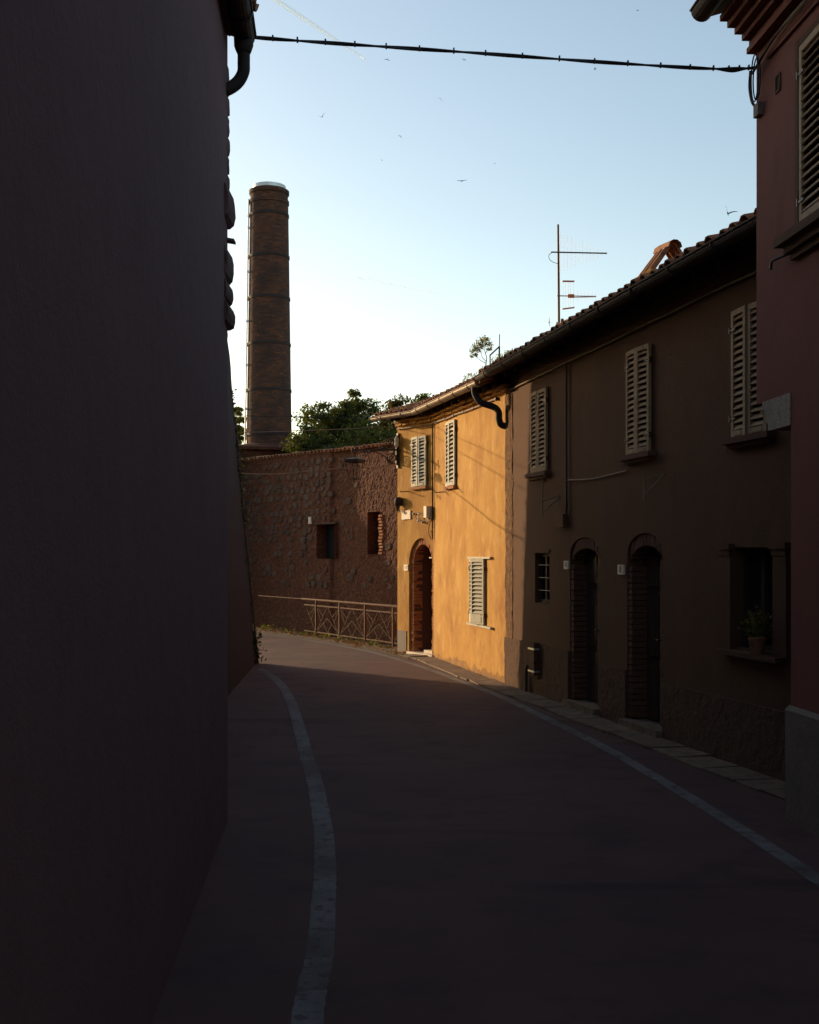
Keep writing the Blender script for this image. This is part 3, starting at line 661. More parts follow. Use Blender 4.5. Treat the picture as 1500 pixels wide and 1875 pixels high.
mb.poly([SR.P(LO, 0, 0), SR.P(U1, 0, 0), SR.P(U1, 0, .86), SR.P(LO, 0, .86)])
mb.build('wall', 'red_plaster', H3)
mb = MB(); SR.box(mb, LO-.03, U1, -.3, .035, 0, .83); mb.build('plinth', 'granite', H3)
mb = MB(); mb.poly([SR.P(LO-.03, .035, .832), SR.P(U1, .035, .832), SR.P(U1, .0, .865), SR.P(LO-.03, .0, .865)]); mb.poly([SR.P(LO-.03, .035, .832), SR.P(LO-.03, 0, .865), SR.P(LO-.03, -.3, .865), SR.P(LO-.03, -.3, .832)]); mb.build('plinth_chamfer', 'granite', H3)
# stone corbel, ogee outline extruded into the wall
prof = [(LO+.0, ZJ), (HI_+.16, ZJ), (HI_+.16, ZJ-.05), (HI_+.20, ZJ-.075), (HI_+.235, ZJ-.12), (HI_+.25, ZJ-.17), (HI_+.29, ZJ-.20), (HI_+.29, ZJ-.245), (LO+.0, ZJ-.245)]
mb = MB(); A_ = [SR.P(u, .012, z) for u, z in prof]; B_ = [SR.P(u, -.35, z) for u, z in prof]
mb.poly(A_); mb.poly(B_[::-1])
for i in range(len(prof)): j = (i+1) % len(prof); mb.poly([A_[i], B_[i], B_[j], A_[j]])
mb.build('corbel', 'travertine', H3)
# window
op = (wd1+.06, wd0-.06, wz0+.02, wz1-.05, 0); window(H3, SR, op, -.14)
mb = MB()
for (a, b, c, d) in ((wd1, wd1+.055, wz0, wz1), (wd0-.055, wd0, wz0, wz1)): SR.box(mb, a, b, -.02, .022, c, d)
SR.box(mb, wd1+.056, wd0-.056, -.02, .020, wz1-.055, wz1); mb.build('window_surround', 'brown_plaster', H3)
shutters(H3, SR, wd1+.065, wd0-.065, wz0+.025, wz1-.06, 'shutter_old', 19, (2, 2), w=.0, low=.10)
mb = MB(); SR.box(mb, wd1-.12, wd0+.12, -.02, .14, wz0-.07, wz0-.005); sl = mb.build('sill', 'brown_plaster', H3)
mb = MB(); SR.box(mb, wd1-.07, wd0+.07, -.02, .085, wz0-.13, wz0-.072); SR.box(mb, wd1-.04, wd0+.04, -.02, .045, wz0-.18, wz0-.132); mb.build('sill_moulding', 'brown_plaster', sl)
mb = MB(); u = uR(9.25); mb.tube(curve([SR.P(wd1-.05, .01, wz0-.11), SR.P(u+.05, .08, wz0-.12), SR.P(u, .085, wz0-.135), SR.P(u-.02, .08, wz0-.17), SR.P(u-.05, .085, wz0-.155)], 5), .012, 7); mb.build('shutter_hook', 'iron', H3)
u = uR(9.32); mb = MB()
for (a, b, c, d) in ((u-.05, u-.035, 5.62, 5.76), (u+.035, u+.05, 5.62, 5.76), (u-.034, u+.034, 5.62, 5.635), (u-.034, u+.034, 5.745, 5.76)): SR.box(mb, a, b, -.005, .012, c, d)
mb.build('vent_frame', 'brown_plaster', H3); mb = MB(); SR.box(mb, u-.034, u+.034, -.004, .003, 5.636, 5.744); mb.build('vent_grille', 'void', H3)
# eave: stepped brick cornice, mouldings, gutter, roof
for i in range(5):
    mb = MB(); SR.box(mb, HI_-.01+.003*i, U1, -.1, .06+.062*i, 6.175+.05*i, 6.222+.05*i); mb.build('cornice_course', 'red_plaster', H3)
mb = MB(); SR.box(mb, HI_-.025, U1, -.05, .075, 6.125, 6.17); mb.build('cornice_moulding', 'red_plaster', H3)
mb = MB(); SR.box(mb, HI_+.3, U1, -.05, .025, 5.955, 5.99); mb.build('string_moulding', 'red_plaster', H3)
zR = lambda u: 6.47
mb = MB(); deck(mb, SR, zR, HI_-.08, U1, 0, 0, bk, .40); mb.build('roof_deck', 'dark_wood', H3)
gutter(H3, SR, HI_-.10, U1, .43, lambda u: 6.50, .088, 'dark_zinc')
roof_tiles(H3, SR, .38, lambda u: 6.49, HI_-.06, U1, 1, field=5.)
# cable bundle on the wall, coil and junction at the corner
for k in range(3):
    mb = MB(); pts = [SR.P(HI_+.02+.5*i, .03+.018*k, 6.06-.022*k+random.uniform(-.012, .012)-(.10 if i == 0 else 0)) for i in range(14)]
    mb.tube(curve(pts, 4), .008, 6); mb.build('cable', 'cable_black' if k else 'cable_pale', H3)
for k in range(2):
    mb = MB(); pts = [SR.P(HI_+.14+.08*math.sin(a)+.01*k, .05+.02*k, 5.86+(.17+.02*k)*math.cos(a)) for a in [2*math.pi*i/20 for i in range(21)]]
    mb.tube(pts, .006, 6, False); mb.build('cable_coil', 'cable_black', H3)
mb = MB(); SR.box(mb, HI_+.05, HI_+.15, .0, .045, 5.57, 5.67); mb.build('junction_box', 'granite', H3)
mb = MB(); mb.tube(curve([SR.P(HI_-.0, .05, 5.98), SR.P(HI_-.02, .05, 5.85), SR.P(HI_+.02, .045, 5.72), SR.P(HI_+.06, .03, 5.66)], 5), .012, 7); mb.build('cable', 'cable_black', H3)

# ================================================================== dark stone house beside the camera
def xL(d): return -.75-.069*d
SL = Seg((xL(-6), -6), (xL(9.0), 9.0)); SL.n = V((-SL.t.y, SL.t.x, 0))*-1      # faces the street
H4 = thing('stone_house', (-3.0, 3.0, 0), 'tall unlit stone house with ragged corner stones and swan-neck downpipe', 'house')
ULm = SL.L; ZL = 6.0
mb = MB(); bL = V((-4.0, .5, 0))
fc = [SL.P(0, 0, 0), SL.P(ULm, 0, 0)]
mb.poly([fc[0], fc[1], fc[1]+up*ZL, fc[0]+up*ZL]); mb.poly([fc[1], fc[1]+bL, fc[1]+bL+up*(ZL+1.2), fc[1]+up*ZL])
mb.poly([fc[1]+bL, fc[0]+bL, fc[0]+bL+up*(ZL+1.2), fc[1]+bL+up*(ZL+1.2)]); mb.poly([fc[0]+bL, fc[0], fc[0]+up*ZL, fc[0]+bL+up*(ZL+1.2)])
mb.build('wall', 'left_plaster', H4)
# ragged quoins at the far corner (width they stick out, bottom and top heights)
def quoin(z0, z1, out, seed):
    r = random.Random(seed); mb = MB(); n = 8; L = .34
    ring = []
    cx_, cz_ = 0, (z0+z1)/2
    prof = [(-.30, z0), (out*.2, z0+.005), (out*.75, z0+(z1-z0)*.12), (out, z0+(z1-z0)*.35), (out*r.uniform(.9, 1), z0+(z1-z0)*.65), (out*.7, z1-(z1-z0)*.12), (out*.15, z1-.003), (-.30, z1)]
    for d in (-.30, -.04, .05):
        k = 1 if d > -.1 else .96
        ring.append([fc[1]+V((x*k-.10*(d+.3)*0, d+r.uniform(-.015, .015), z)) for x, z in prof])
    for a, b in zip(ring, ring[1:]):
        for j in range(n): k = (j+1) % n; mb.poly([a[j], a[k], b[k], b[j]])
    mb.poly(ring[0]); mb.poly(ring[-1][::-1])
    mb.build('corner_stone', 'left_stone', H4)
for i, (ya, yb, o_) in enumerate([(604, 562, .052), (560, 523, .040), (521, 462, .042), (418, 352, .054), (350, 320, .010), (318, 285, .006), (283, 250, .011), (248, 212, .007), (210, 176, .010), (174, 120, .005)]):
    quoin(2+(HY-ya)/F*9, 2+(HY-yb)/F*9, o_, i)
mb = MB(); z = 2+(HY-441)/F*9; mb.box(fc[1]+V((.02, 0, z)), (.035, 0, -.006), (0, .05, 0), (0, 0, .010)); mb.build('slate_shard', 'left_stone', H4)
# eave, gutter and swan-neck downpipe
zl = lambda u: 6.02
mb = MB(); deck(mb, SL, zl, 0, ULm-.06, 0, 0, 4.0, .12); mb.build('roof_deck', 'dark_wood', H4)
mb = MB(); SL.box(mb, 0, ULm-.05, -.02, .06, 5.9, 5.99); mb.build('eave_moulding', 'left_plaster', H4)
gutter(H4, SL, 0, ULm+.02, .125, lambda u: 5.92, .080, 'dark_zinc')
mb = MB(); c = SL.P(ULm-.06, .125, 0)
mb.tube([c+up*5.89, c+up*5.82, c+up*5.79, c+up*5.76], [.075, .072, .062, .048], 12)
mb.tube(curve([c+up*5.80, c+up*5.70, c+V((-.005, 0, 5.62)), c+V((-.05, -.01, 5.54)), c+V((-.13, -.03, 5.48)), c+V((-.22, -.05, 5.45))], 6), .047, 12); mb.build('downpipe', 'dark_zinc', H4, smooth=True)
roof_tiles(H4, SL, .12, lambda u: 6.06, 0, ULm-.05, 1, field=4.)

# ================================================================== houses further up the same side (their edge shows past the stone house)
def shell(name, corners, h, m, parent, batter=0.):
    """closed walls round a plan; the street corners lean back with height"""
    mb = MB(); n = len(corners); lo = [V((*c[:2], 0)) for c in corners]; hi_ = [V((c[0]-(c[2] if len(c) > 2 else 0), c[1], h)) for c in corners]
    for i in range(n): j = (i+1) % n; mb.poly([lo[i], lo[j], hi_[j], hi_[i]])
    mb.poly(hi_); return mb.build(name, m, parent)
H5 = thing('tall_house', (-5, 12, 0), 'tall plain house in shade behind the stone house', 'house')
shell('wall', [(-1.62, 9.6), (-2.52, 15.4), (-8, 16.4), (-8, 10.4)], 8.7, 'left_plaster', H5)
mb = MB(); mb.poly([(-1.5, 9.4, 8.72), (-2.5, 15.5, 8.72), (-8.2, 16.6, 9.6), (-8.2, 10.2, 9.6)]); mb.poly([(-1.5, 9.4, 8.80), (-2.5, 15.5, 8.80), (-8.2, 16.6, 9.68), (-8.2, 10.2, 9.68)]); mb.build('roof', 'terracotta', H5)
H6 = thing('leaning_house', (-5, 18, 0), 'dark house with battered ivy-grown wall ending at the bend', 'house')
mb = MB(); nz_ = 26; edge = []
for j in range(nz_+1):
    z = 6.25*j/nz_; lean = .55*(z/6.25)**1.0+.03*mnoise.noise(V((z*1.7, 1, 1))); edge.append(V((-2.86-lean, 22.3, z)))
for j in range(nz_):
    a, b = edge[j], edge[j+1]; l = V((.40, -7.8, 0)); la, lb_ = l+up*(.42*j/nz_), l+up*(.42*(j+1)/nz_)
    mb.poly([a+la, a, b, b+lb_]); mb.poly([a, a+V((-5, 1.5, 0)), b+V((-5, 1.5, 0)), b])
mb.poly([edge[-1], edge[-1]+V((-5, 1.5, 0)), edge[-1]+V((-5, -6.3, .4)), edge[-1]+V((.4, -7.8, .42))])
mb.build('wall', 'dark_plaster', H6)
mb = MB(); t_ = edge[-1]; mb.box(t_+V((-2.45, -3.1, .22)), (2.55, -.02, 0), (-.2, 3.95, -.20), (0, 0, .035)); mb.build('wall_capping', 'left_stone', H6)

# ================================================================== stone wall beyond the railing
W0 = V((-.32, 30.0)); wd_ = V((-.56, .828)).normalized()
SW = Seg((W0.x+wd_.x*10.5, W0.y+wd_.y*10.5), (W0.x-wd_.x*1.5, W0.y-wd_.y*1.5))      # u grows towards the house
UB = SW.u(612)                                                             # left of this the wall is thicker and battered
HW = thing('rubble_wall', (-3.2, 33.6, -1.5), 'old rubble stone wall with blocked windows and tile coping behind the railing', 'wall')
ZW = lambda u: 4.98-.018*u
wo1 = (SW.u(674), SW.u(696), SW.z(685, 1016), SW.z(685, 938)); wo2 = (SW.u(585), SW.u(618), SW.z(600, 1022), SW.z(600, 960))
def proud(u, z):
    b = max(0., min(1., (UB-u)/.10)); h = max(0., z+1.5)
    return b*.07
mb = MB(); g = {}; st = .034; nu, nzz = int(SW.L/st), int(6.45/st)
for i in range(nu+1):
    for j in range(nzz+1):
        u = SW.L*i/nu; z = -1.5+(ZW(u)+1.5)*j/nzz; q = SW.P(u, 0, z)
        g[i, j] = SW.P(u, proud(u, z)+.012*mnoise.noise(q*3.1)+.012*mnoise.noise(q*8)+.014*mnoise.noise(q*19)+.010*mnoise.noise(q*37), z)
for i in range(nu):
    for j in range(nzz):
        u = SW.L*(i+.5)/nu; z = -1.5+(ZW(u)+1.5)*(j+.5)/nzz
        if any(o[0] < u < o[1] and o[2] < z < o[3] for o in (wo1, wo2)): continue
        mb.poly([g[i, j], g[i+1, j], g[i+1, j+1], g[i, j+1]])
for (i, j) in ((0, 0),):
    pass
bkk = [SW.P(0, -.5, -1.5), SW.P(SW.L, -.5, -1.5)]
mb.poly([bkk[0], bkk[1], bkk[1]+up*(ZW(SW.L)+1.5), bkk[0]+up*(ZW(0)+1.5)]); mb.poly([SW.P(0, .05, ZW(0)-.01), SW.P(SW.L, .05, ZW(SW.L)-.01), SW.P(SW.L, -.5, ZW(SW.L)-.01), SW.P(0, -.5, ZW(0)-.01)])
mb.build('wall_face', 'rubble_render', HW)
for (o, base) in ((wo1, .0), (wo2, proud(wo2[0], 2.1))):
    mb = MB(); d_ = .30-base*1.1
    for (a, b) in (((o[0], o[2]), (o[0], o[3])), ((o[0], o[3]), (o[1], o[3])), ((o[1], o[3]), (o[1], o[2])), ((o[1], o[2]), (o[0], o[2]))):
        mb.poly([SW.P(a[0], base+.02, a[1]), SW.P(b[0], base+.02, b[1]), SW.P(b[0], -d_, b[1]), SW.P(a[0], -d_, a[1])])
    mb.build('opening_reveal', 'rubble_render', HW)
    mb = MB(); SW.box(mb, o[0]-.02, o[1]+.02, -d_-.02, -d_, o[2]-.02, o[3]+.02); mb.build('blocked_window', 'void', HW)
mb = MB(); SW.box(mb, wo2[0]-.06, wo2[1]+.06, proud(wo2[0], 2.8)-.05, proud(wo2[0], 2.8)+.05, wo2[3], wo2[3]+.05); mb.build('lintel', 'rubble_stone', HW)
mb = MB(); u = SW.u(574); z = SW.z(574, 953); SW.box(mb, u-.07, u+.07, .05, .13, z-.10, z+.10); mb.build('stone_tablet', 'marble', HW)
BW = [brick_mesh(.16, .055, .10, 'brick', 'old_brick', .008) for _ in range(3)]
for k in range(13):
    z = wo1[2]+.08*(k+.5)
    place('brick', random.choice(BW), SW.M(wo1[1]+.07+random.uniform(-.03, .03), -.012, z), HW)
def stone_mesh(seed):
    r = random.Random(seed); n = 7; w_, h_ = r.uniform(.10, .17), r.uniform(.065, .10); mb = MB()
    an = [2*math.pi*(k+r.uniform(-.25, .25))/n for k in range(n)]; sq = [1/max(abs(math.cos(a)), abs(math.sin(a)))**.6 for a in an]
    O = [(w_*s_*math.cos(a), -.05, h_*s_*math.sin(a)) for a, s_ in zip(an, sq)]; M_ = [(x*.97, .018, z*.97) for x, y, z in O]; T_ = [(x*.72+r.uniform(-.01, .01), .036+r.uniform(-.008, .008), z*.72) for x, y, z in O]
    for A_, B_ in ((O, M_), (M_, T_)):
        for k in range(n): j = (k+1) % n; mb.poly([A_[k], A_[j], B_[j], B_[k]])
    mb.poly(T_); return mb.mesh('stone', 'rubble_stone')
STN = [stone_mesh(i) for i in range(12)]
cnt = 0; z = 1.2
while z < 4.75:
    u = SW.u(432)+random.uniform(0, .2)
    while u < SW.u(722):
        lit = u > UB; keep = .12 if lit else (.85 if z > 2.6 else .5)
        if random.random() < keep and cnt < 290 and not any(o[0]-.2 < u < o[1]+.2 and o[2]-.15 < z < o[3]+.15 for o in (wo1, wo2)):
            zz = z+random.uniform(-.04, .04); q = SW.P(u, 0, zz)
            o = place('stone', random.choice(STN), SW.M(u, proud(u, zz)+.012*mnoise.noise(q*3.1)+.012*mnoise.noise(q*8)-.010, zz) @ Matrix.Rotation(random.uniform(-.25, .25), 4, 'Y') @ Matrix.Scale(random.uniform(.75, 1.2), 4), HW); cnt += 1
        u += random.uniform(.24, .42)
    z += random.uniform(.17, .23)
for i in range(int((SW.u(735)-SW.u(425))/.2)):
    u = SW.u(425)+.2*i
    q = SW.P(u, .16+random.uniform(-.03, .02), ZW(u)-.02+random.uniform(-.01, .02)); a = random.uniform(-.08, .08)
    tx = SW.t*math.cos(a)+SW.n*math.sin(a); uy = (-SW.n*math.cos(a)+SW.t*math.sin(a)+up*.16).normalized(); place('coping_tile', random.choice(TILES), frame(q, tx, uy, tx.cross(uy) if tx.cross(uy).z > 0 else -tx.cross(uy)), HW)

HB = thing('shadow_barn', (-8, 38, -1.5), 'unseen barn added to shade the left part of the rubble wall', 'barn')  # added out of view, only to cast shade on the rubble wall
shell('wall', [(-6.35, 36.28), (-5.95, 37.4), (-8.6, 42.4), (-10.4, 40.2)], 7.2, 'dark_plaster', HB)
mb = MB(); q_ = [V((-6.95, 36.06, 0)), V((-6.36, 36.30, 0)), V((-9.9, 39.7, 0)), V((-10.5, 39.4, 0))]; hh = [2.75, 4.5, 5.2, 3.4]
for i in range(4): j = (i+1) % 4; mb.poly([q_[i], q_[j], q_[j]+up*hh[j], q_[i]+up*hh[i]])
mb.poly([p_+up*h_ for p_, h_ in zip(q_, hh)]); mb.build('shadow_lean_to', 'dark_plaster', HB)  # added lean-to; its sloping top shapes the lower edge of the sun patch
mb = MB(); mb.poly([(-6.2, 36.2, 7.22), (-5.8, 37.7, 7.22), (-8.6, 42.8, 7.9), (-10.4, 41.0, 7.9)]); mb.poly([(-6.2, 36.2, 7.3), (-5.8, 37.7, 7.3), (-8.6, 42.8, 7.98), (-10.4, 41.0, 7.98)]); mb.build('roof', 'terracotta', HB)
# ================================================================== brick chimney stack
CD = 45.0; cx_ = (493-CX)/F*CD; chimney_mat(cx_, CD)
HC = thing('brick_chimney', (cx_, CD, -1.5), 'tall round brick factory chimney with iron hoops and zinc cap', 'chimney')
zy = lambda y: EYE+(HY-y)/F*CD
rad = lambda px: px/2/F*CD
zb, zt = zy(818), zy(352)
R = lambda z: rad(83)+(rad(69)-rad(83))*(z-zb)/(zt-zb)
mb = MB(); prof = [(R(zb), zb)]+[(R(zb+(zt-zb)*k/40)*(1+.004*mnoise.noise(V((k*.9, 0, 5)))), zb+(zt-zb)*k/40) for k in range(1, 38)]
z1 = zy(376); prof = [p for p in prof if p[1] < z1-.05]+[(R(z1), z1), (R(z1)*1.045, z1+.02), (R(z1)*1.045, z1+.14), (R(z1)*.985, z1+.17), (R(z1)*.985, z1+.34), (R(z1)*1.05, z1+.40), (R(z1)*1.05, z1+.52), (R(z1)*.95, z1+.56), (R(z1)*.6, z1+.57)]
mb.lathe(prof, (cx_, CD, 0), 72); mb.build('shaft', 'chimney_brick', HC)
mb = MB(); zc0 = z1+.55; mb.lathe([(R(z1)*.86, zc0-.02), (R(z1)*.87, zc0+.16), (R(z1)*.83, zc0+.17), (R(z1)*.82, zc0-.02)], (cx_, CD, 0), 64); mb.build('cap_ring', 'bright_zinc', HC)
for y in (396, 472, 548, 632, 716, 797):
    z = zy(y); mb = MB(); r = R(z)+.002
    mb.lathe([(r, z-.05), (r+.022, z-.048), (r+.022, z+.048), (r, z+.05)], (cx_, CD, 0), 64); mb.box((cx_-r-.03, CD-.05, z), (.05, 0, 0), (0, .04, 0), (0, 0, .06)); mb.build('iron_hoop', 'dark_zinc', HC)
an = math.radians(197); mb = MB(); mb.tube([(cx_+(R(z)+.06)*math.cos(an), CD+(R(z)+.06)*math.sin(an), z) for z in [zb+(zt-zb)*k/30 for k in range(30)]], .028, 7); cp = mb.build('conductor_pipe', 'bright_zinc', HC)
for y in (420, 500, 590, 670, 750, 798):
    z = zy(y); mb = MB(); mb.box((cx_+(R(z)+.04)*math.cos(an), CD+(R(z)+.04)*math.sin(an), z), (.06, .01, 0), (-.01, .05, 0), (0, 0, .035)); mb.build('pipe_clamp', 'bright_zinc', cp)
mb = MB(); mb.box((cx_+.2, CD+.2, (zb-1.6)/2-.05), (1.55, 0, 0), (0, 1.5, 0), (0, 0, (zb+1.4)/2)); mb.build('base_block', 'rubble_render', HC)
mb = MB(); zr = zb+.02; ap = [(cx_-.35, CD-.4, zr+.12), (cx_+.8, CD-.4, zr+.14), (cx_+.8, CD+.8, zr+.14), (cx_-.35, CD+.8, zr+.12)]; ev = [(cx_-1.18, CD-1.5, zr-.12), (cx_+3.4, CD-1.5, zr-.25), (cx_+3.4, CD+1.9, zr-.25), (cx_-1.18, CD+1.9, zr-.12)]
for i in range(4): j = (i+1) % 4; mb.poly([ev[i], ev[j], ap[j], ap[i]]); e_, f_ = V(ev[i]), V(ev[j]); mb.poly([e_, f_, f_-up*.10, e_-up*.10])
mb.poly(ap); mb.build('slab_roof', 'rubble_render', HC)

# ================================================================== railing
RT = V((-.47, .883, 0)).normalized(); R0 = V((-.16, 25.75, 0)); SP = 1.40
rail = thing('railing', R0+RT*3, 'low brown iron railing with fan-pattern panels along the verge', 'railing')
RZ = .90
posts = [.42+SP*k for k in range(6)]
def rp(q, z): return R0+RT*q+V((0, 0, z))
mb = MB(); mb.tube([rp(-.15, RZ), rp(posts[3]+.9, RZ)], .030, 8); mb.build('top_rail', 'rail_paint', rail)
mb = MB(); mb.tube([rp(posts[3]+.9, RZ), rp(posts[5]+1.2, RZ-.01)], .011, 8); mb.build('top_rail', 'rail_paint', rail)
for z in (.76, .10):
    mb = MB(); mb.bar(rp(-.15, z), rp(posts[3]+.75, z), .022, .028); mb.build('rail', 'rail_paint', rail)
for q in posts[:4]:
    mb = MB(); mb.bar(rp(q, 0), rp(q, RZ-.02), .045, .045, RT); mb.build('post', 'rail_paint', rail)
def bars(q0, q1):
    c = (q0+q1)/2; L_ = lambda f, z: rp(q0+(q1-q0)*f, z); t = (.76, .10)
    S_ = [((.03, .12), (.47, .74)), ((.97, .12), (.53, .74)), ((.03, .13), (.5, .47)), ((.97, .13), (.5, .47)), ((.03, .73), (.30, .52)), ((.97, .73), (.70, .52)), ((.03, .71), (.22, .38)), ((.97, .71), (.78, .38)), ((.33, .335), (.50, .11)), ((.67, .335), (.50, .11))]
    for (a, b) in S_:
        mb = MB(); mb.bar(L_(*a), L_(*b), .012, .012); mb.build('pattern_bar', 'rail_paint', rail)
for a, b in zip([posts[0]-SP]+posts[:3]+[posts[3]], posts[:4]+[posts[3]+SP*.99]):
    if b > posts[3]+.5:
        for (p, q) in (((.03, .73), (.30, .52)), ((.03, .71), (.22, .38)), ((.03, .12), (.40, .62))):
            mb = MB(); mb.bar(rp(a+(b-a)*p[0], p[1]), rp(a+(b-a)*q[0], q[1]), .012, .012); mb.build('pattern_bar', 'rail_paint', rail)
    elif a > 0: bars(a, b)
    else:
        for (p, q) in (((.97, .12), (.53, .74)), ((.97, .13), (.60, .41)), ((.97, .73), (.70, .52)), ((.97, .71), (.78, .38))):
            mb = MB(); mb.bar(rp(a+(b-a)*p[0], p[1]), rp(a+(b-a)*q[0], q[1]), .012, .012); mb.build('pattern_bar', 'rail_paint', rail)

# ================================================================== pavement slabs along the houses
pv = bpy.data.objects.new('pavement', None); COL.objects.link(pv); struct(pv, 'strip of worn stone slabs along the house fronts')
PVM = [brick_mesh(.60, .07, .40, 'paving_slab', 'paving', .008) for _ in range(5)]
for s, a, b in ((SA, uc-.2, SA.L), (SB, .05, SB.L), (SCW, 0, SCW.u(1446)+.5)):
    u = a
    while u < b-.1:
        l = random.uniform(.42, .66)
        place('paving_slab', random.choice(PVM), s.M(u+l/2, .25+random.uniform(-.015, .015), -.012+random.uniform(-.006, .006)) @ Matrix.Rotation(random.uniform(-.015, .015), 4, 'Z') @ Matrix.Scale(l/.615, 4, (1, 0, 0)), pv); u += l

# ================================================================== things on the walls
# lantern bracket at the corner of the ochre house
S0 = SA
arm_d = (SA.n*.93+SA.t*-.36).normalized(); c0 = SA.P(.06, .02, 0); ZA_ = EYE+(HY-824)/F*24.85
lb = thing('street_lantern', c0+up*(ZA_-.4), 'wrought iron wall lantern on a scrolled bracket at the house corner', 'lantern')
AP = lambda q, z: c0+arm_d*q+up*(ZA_+z)
mb = MB(); mb.box(c0+up*(ZA_-.02), SA.t*.035, SA.n*.02, up*.36); mb.box(c0+up*(ZA_-.02)+SA.n*.03, SA.t*.012, SA.n*.018, up*.30); mb.build('back_plate', 'iron', lb)
mb = MB(); mb.bar(AP(0, 0), AP(.97, -.015), .034, .034); mb.build('arm', 'iron', lb)
mb = MB(); mb.tube(curve([AP(.03, -.30), AP(.14, -.27), AP(.30, -.13), AP(.48, -.045), AP(.60, -.03)], 6), .012, 6); mb.tube(curve([AP(.03, .30), AP(.10, .12), AP(.22, .03), AP(.34, .01)], 5), .010, 6); mb.build('brace', 'iron', lb)
def spiral(cq, cz, r0, turns, sgn, ph):
    return [AP(cq+r0*(1-k/40)*math.cos(ph+sgn*2*math.pi*turns*k/40)*1, cz+r0*(1-k/40)*math.sin(ph+sgn*2*math.pi*turns*k/40)) for k in range(38)]
for (q, z, r, tn, sg, ph) in ((.13, -.17, .115, 2.4, 1, -1.6), (.16, .16, .10, 2.2, -1, 1.6), (.70, -.085, .065, 1.8, 1, 2.0), (.88, .065, .055, 1.6, -1, -1.2), (.30, .05, .05, 1.5, 1, -1.2)):
    mb = MB(); mb.tube(spiral(q, z, r, tn, sg, ph), .012, 6); mb.build('scroll', 'iron', lb)
lc = AP(.89, 0); ltop = -.19
mb = MB(); mb.tube([AP(.89, .0), AP(.89, ltop)], .012, 6); mb.build('hanger', 'iron', lb)
axx = (arm_d*.72+SA.t*.69).normalized(); axy = up.cross(axx)
def fr(r, z): return [lc+axx*(r*a)+axy*(r*b)+up*z for a, b in ((-1, -1), (1, -1), (1, 1), (-1, 1))]
mb = MB(); a_, b_, c_ = fr(.165, ltop-.02), fr(.14, ltop-.085), fr(.06, ltop+.02)
for i in range(4): j = (i+1) % 4; mb.poly([a_[i], a_[j], b_[j], b_[i]]); mb.poly([a_[i], a_[j], c_[j], c_[i]])
mb.poly(c_); mb.build('cap', 'iron', lb)
for i in range(4):
    mb = MB(); mb.bar(fr(.155, ltop-.03)[i], fr(.075, ltop-.46)[i], .014, .014); mb.build('corner_bar', 'iron', lb)
bt = fr(.08, ltop-.42)
mb = MB()
for i in range(4): mb.bar(bt[i], bt[(i+1) % 4], .014, .014)
mb.build('bottom_ring', 'iron', lb)
# insulator and its plate
ins = thing('cable_insulator', SA.P(.14, .10, ZA_+.02), 'white glass insulator beside the lantern bracket', 'insulator')
mb = MB(); mb.lathe([(.0, .24), (.03, .235), (.045, .20), (.045, .13), (.038, .12), (.045, .10), (.045, .04), (.02, .02), (.0, .02)], SA.P(.14, .09, ZA_+.02), 12); mb.build('bell', 'white_plastic', ins, smooth=True)
mb = MB(); mb.tube(curve([SA.P(.14, .09, ZA_+.03), SA.P(.145, .09, ZA_-.03), SA.P(.16, .03, ZA_-.03), SA.P(.165, -.02, ZA_)], 4), .009, 6); mb.build('hook', 'iron', ins)
# round black siren / lamp box and street sign
ln = thing('street_sign', SA.P((SA.u(737)+SA.u(753))/2, .0, SA.z(745, 952)), 'small pale stone street-name plaque above the arched door', 'sign')
ua, ub = SA.u(737), SA.u(753); za, zb_ = SA.z(745, 951), SA.z(745, 935)
mb = MB(); SA.box(mb, ua, ub, .0, .022, za, zb_); mb.build('plaque', 'marble', ln)
TM = lambda s, u, w_, z: frame(s.P(u, w_, z), s.t, (0, 0, 1), s.n)
text_mesh('VIA', .085, TM(SA, (ua+ub)/2-.01, .0235, (za+zb_)/2+.035), ln)
for k in range(2):
    mb = MB(); mb.tube([SA.P((ua+ub)/2-.08, .006, za-.004), SA.P((ua+ub)/2-.08, .03, za-.004)], .007, 6); mb.build('pin', 'iron', ln) if k == 0 else None
bx = thing('loudspeaker', SA.P(SA.u(736), .1, SA.z(736, 930)), 'small dark rounded box fixed at the house corner above the plaque', 'box')
mb = MB(); c = SA.P(SA.u(735.5), .07, SA.z(735.5, 918)); mb.tube([c+up*.085, c+up*.06, c, c-up*.07, c-up*.10], [.04, .075, .09, .085, .05], 12); mb.build('housing', 'dark_zinc', bx, smooth=True)
mb = MB()
for k in range(4): mb.tube(curve([c-up*.08+SA.t*(.03*k-.05), c-up*.16+SA.t*(.035*k-.07), c-up*(.2+.03*(k % 2))+SA.t*(.03*k-.05)], 4), .008, 5)
mb.build('lead', 'cable_black', bx)
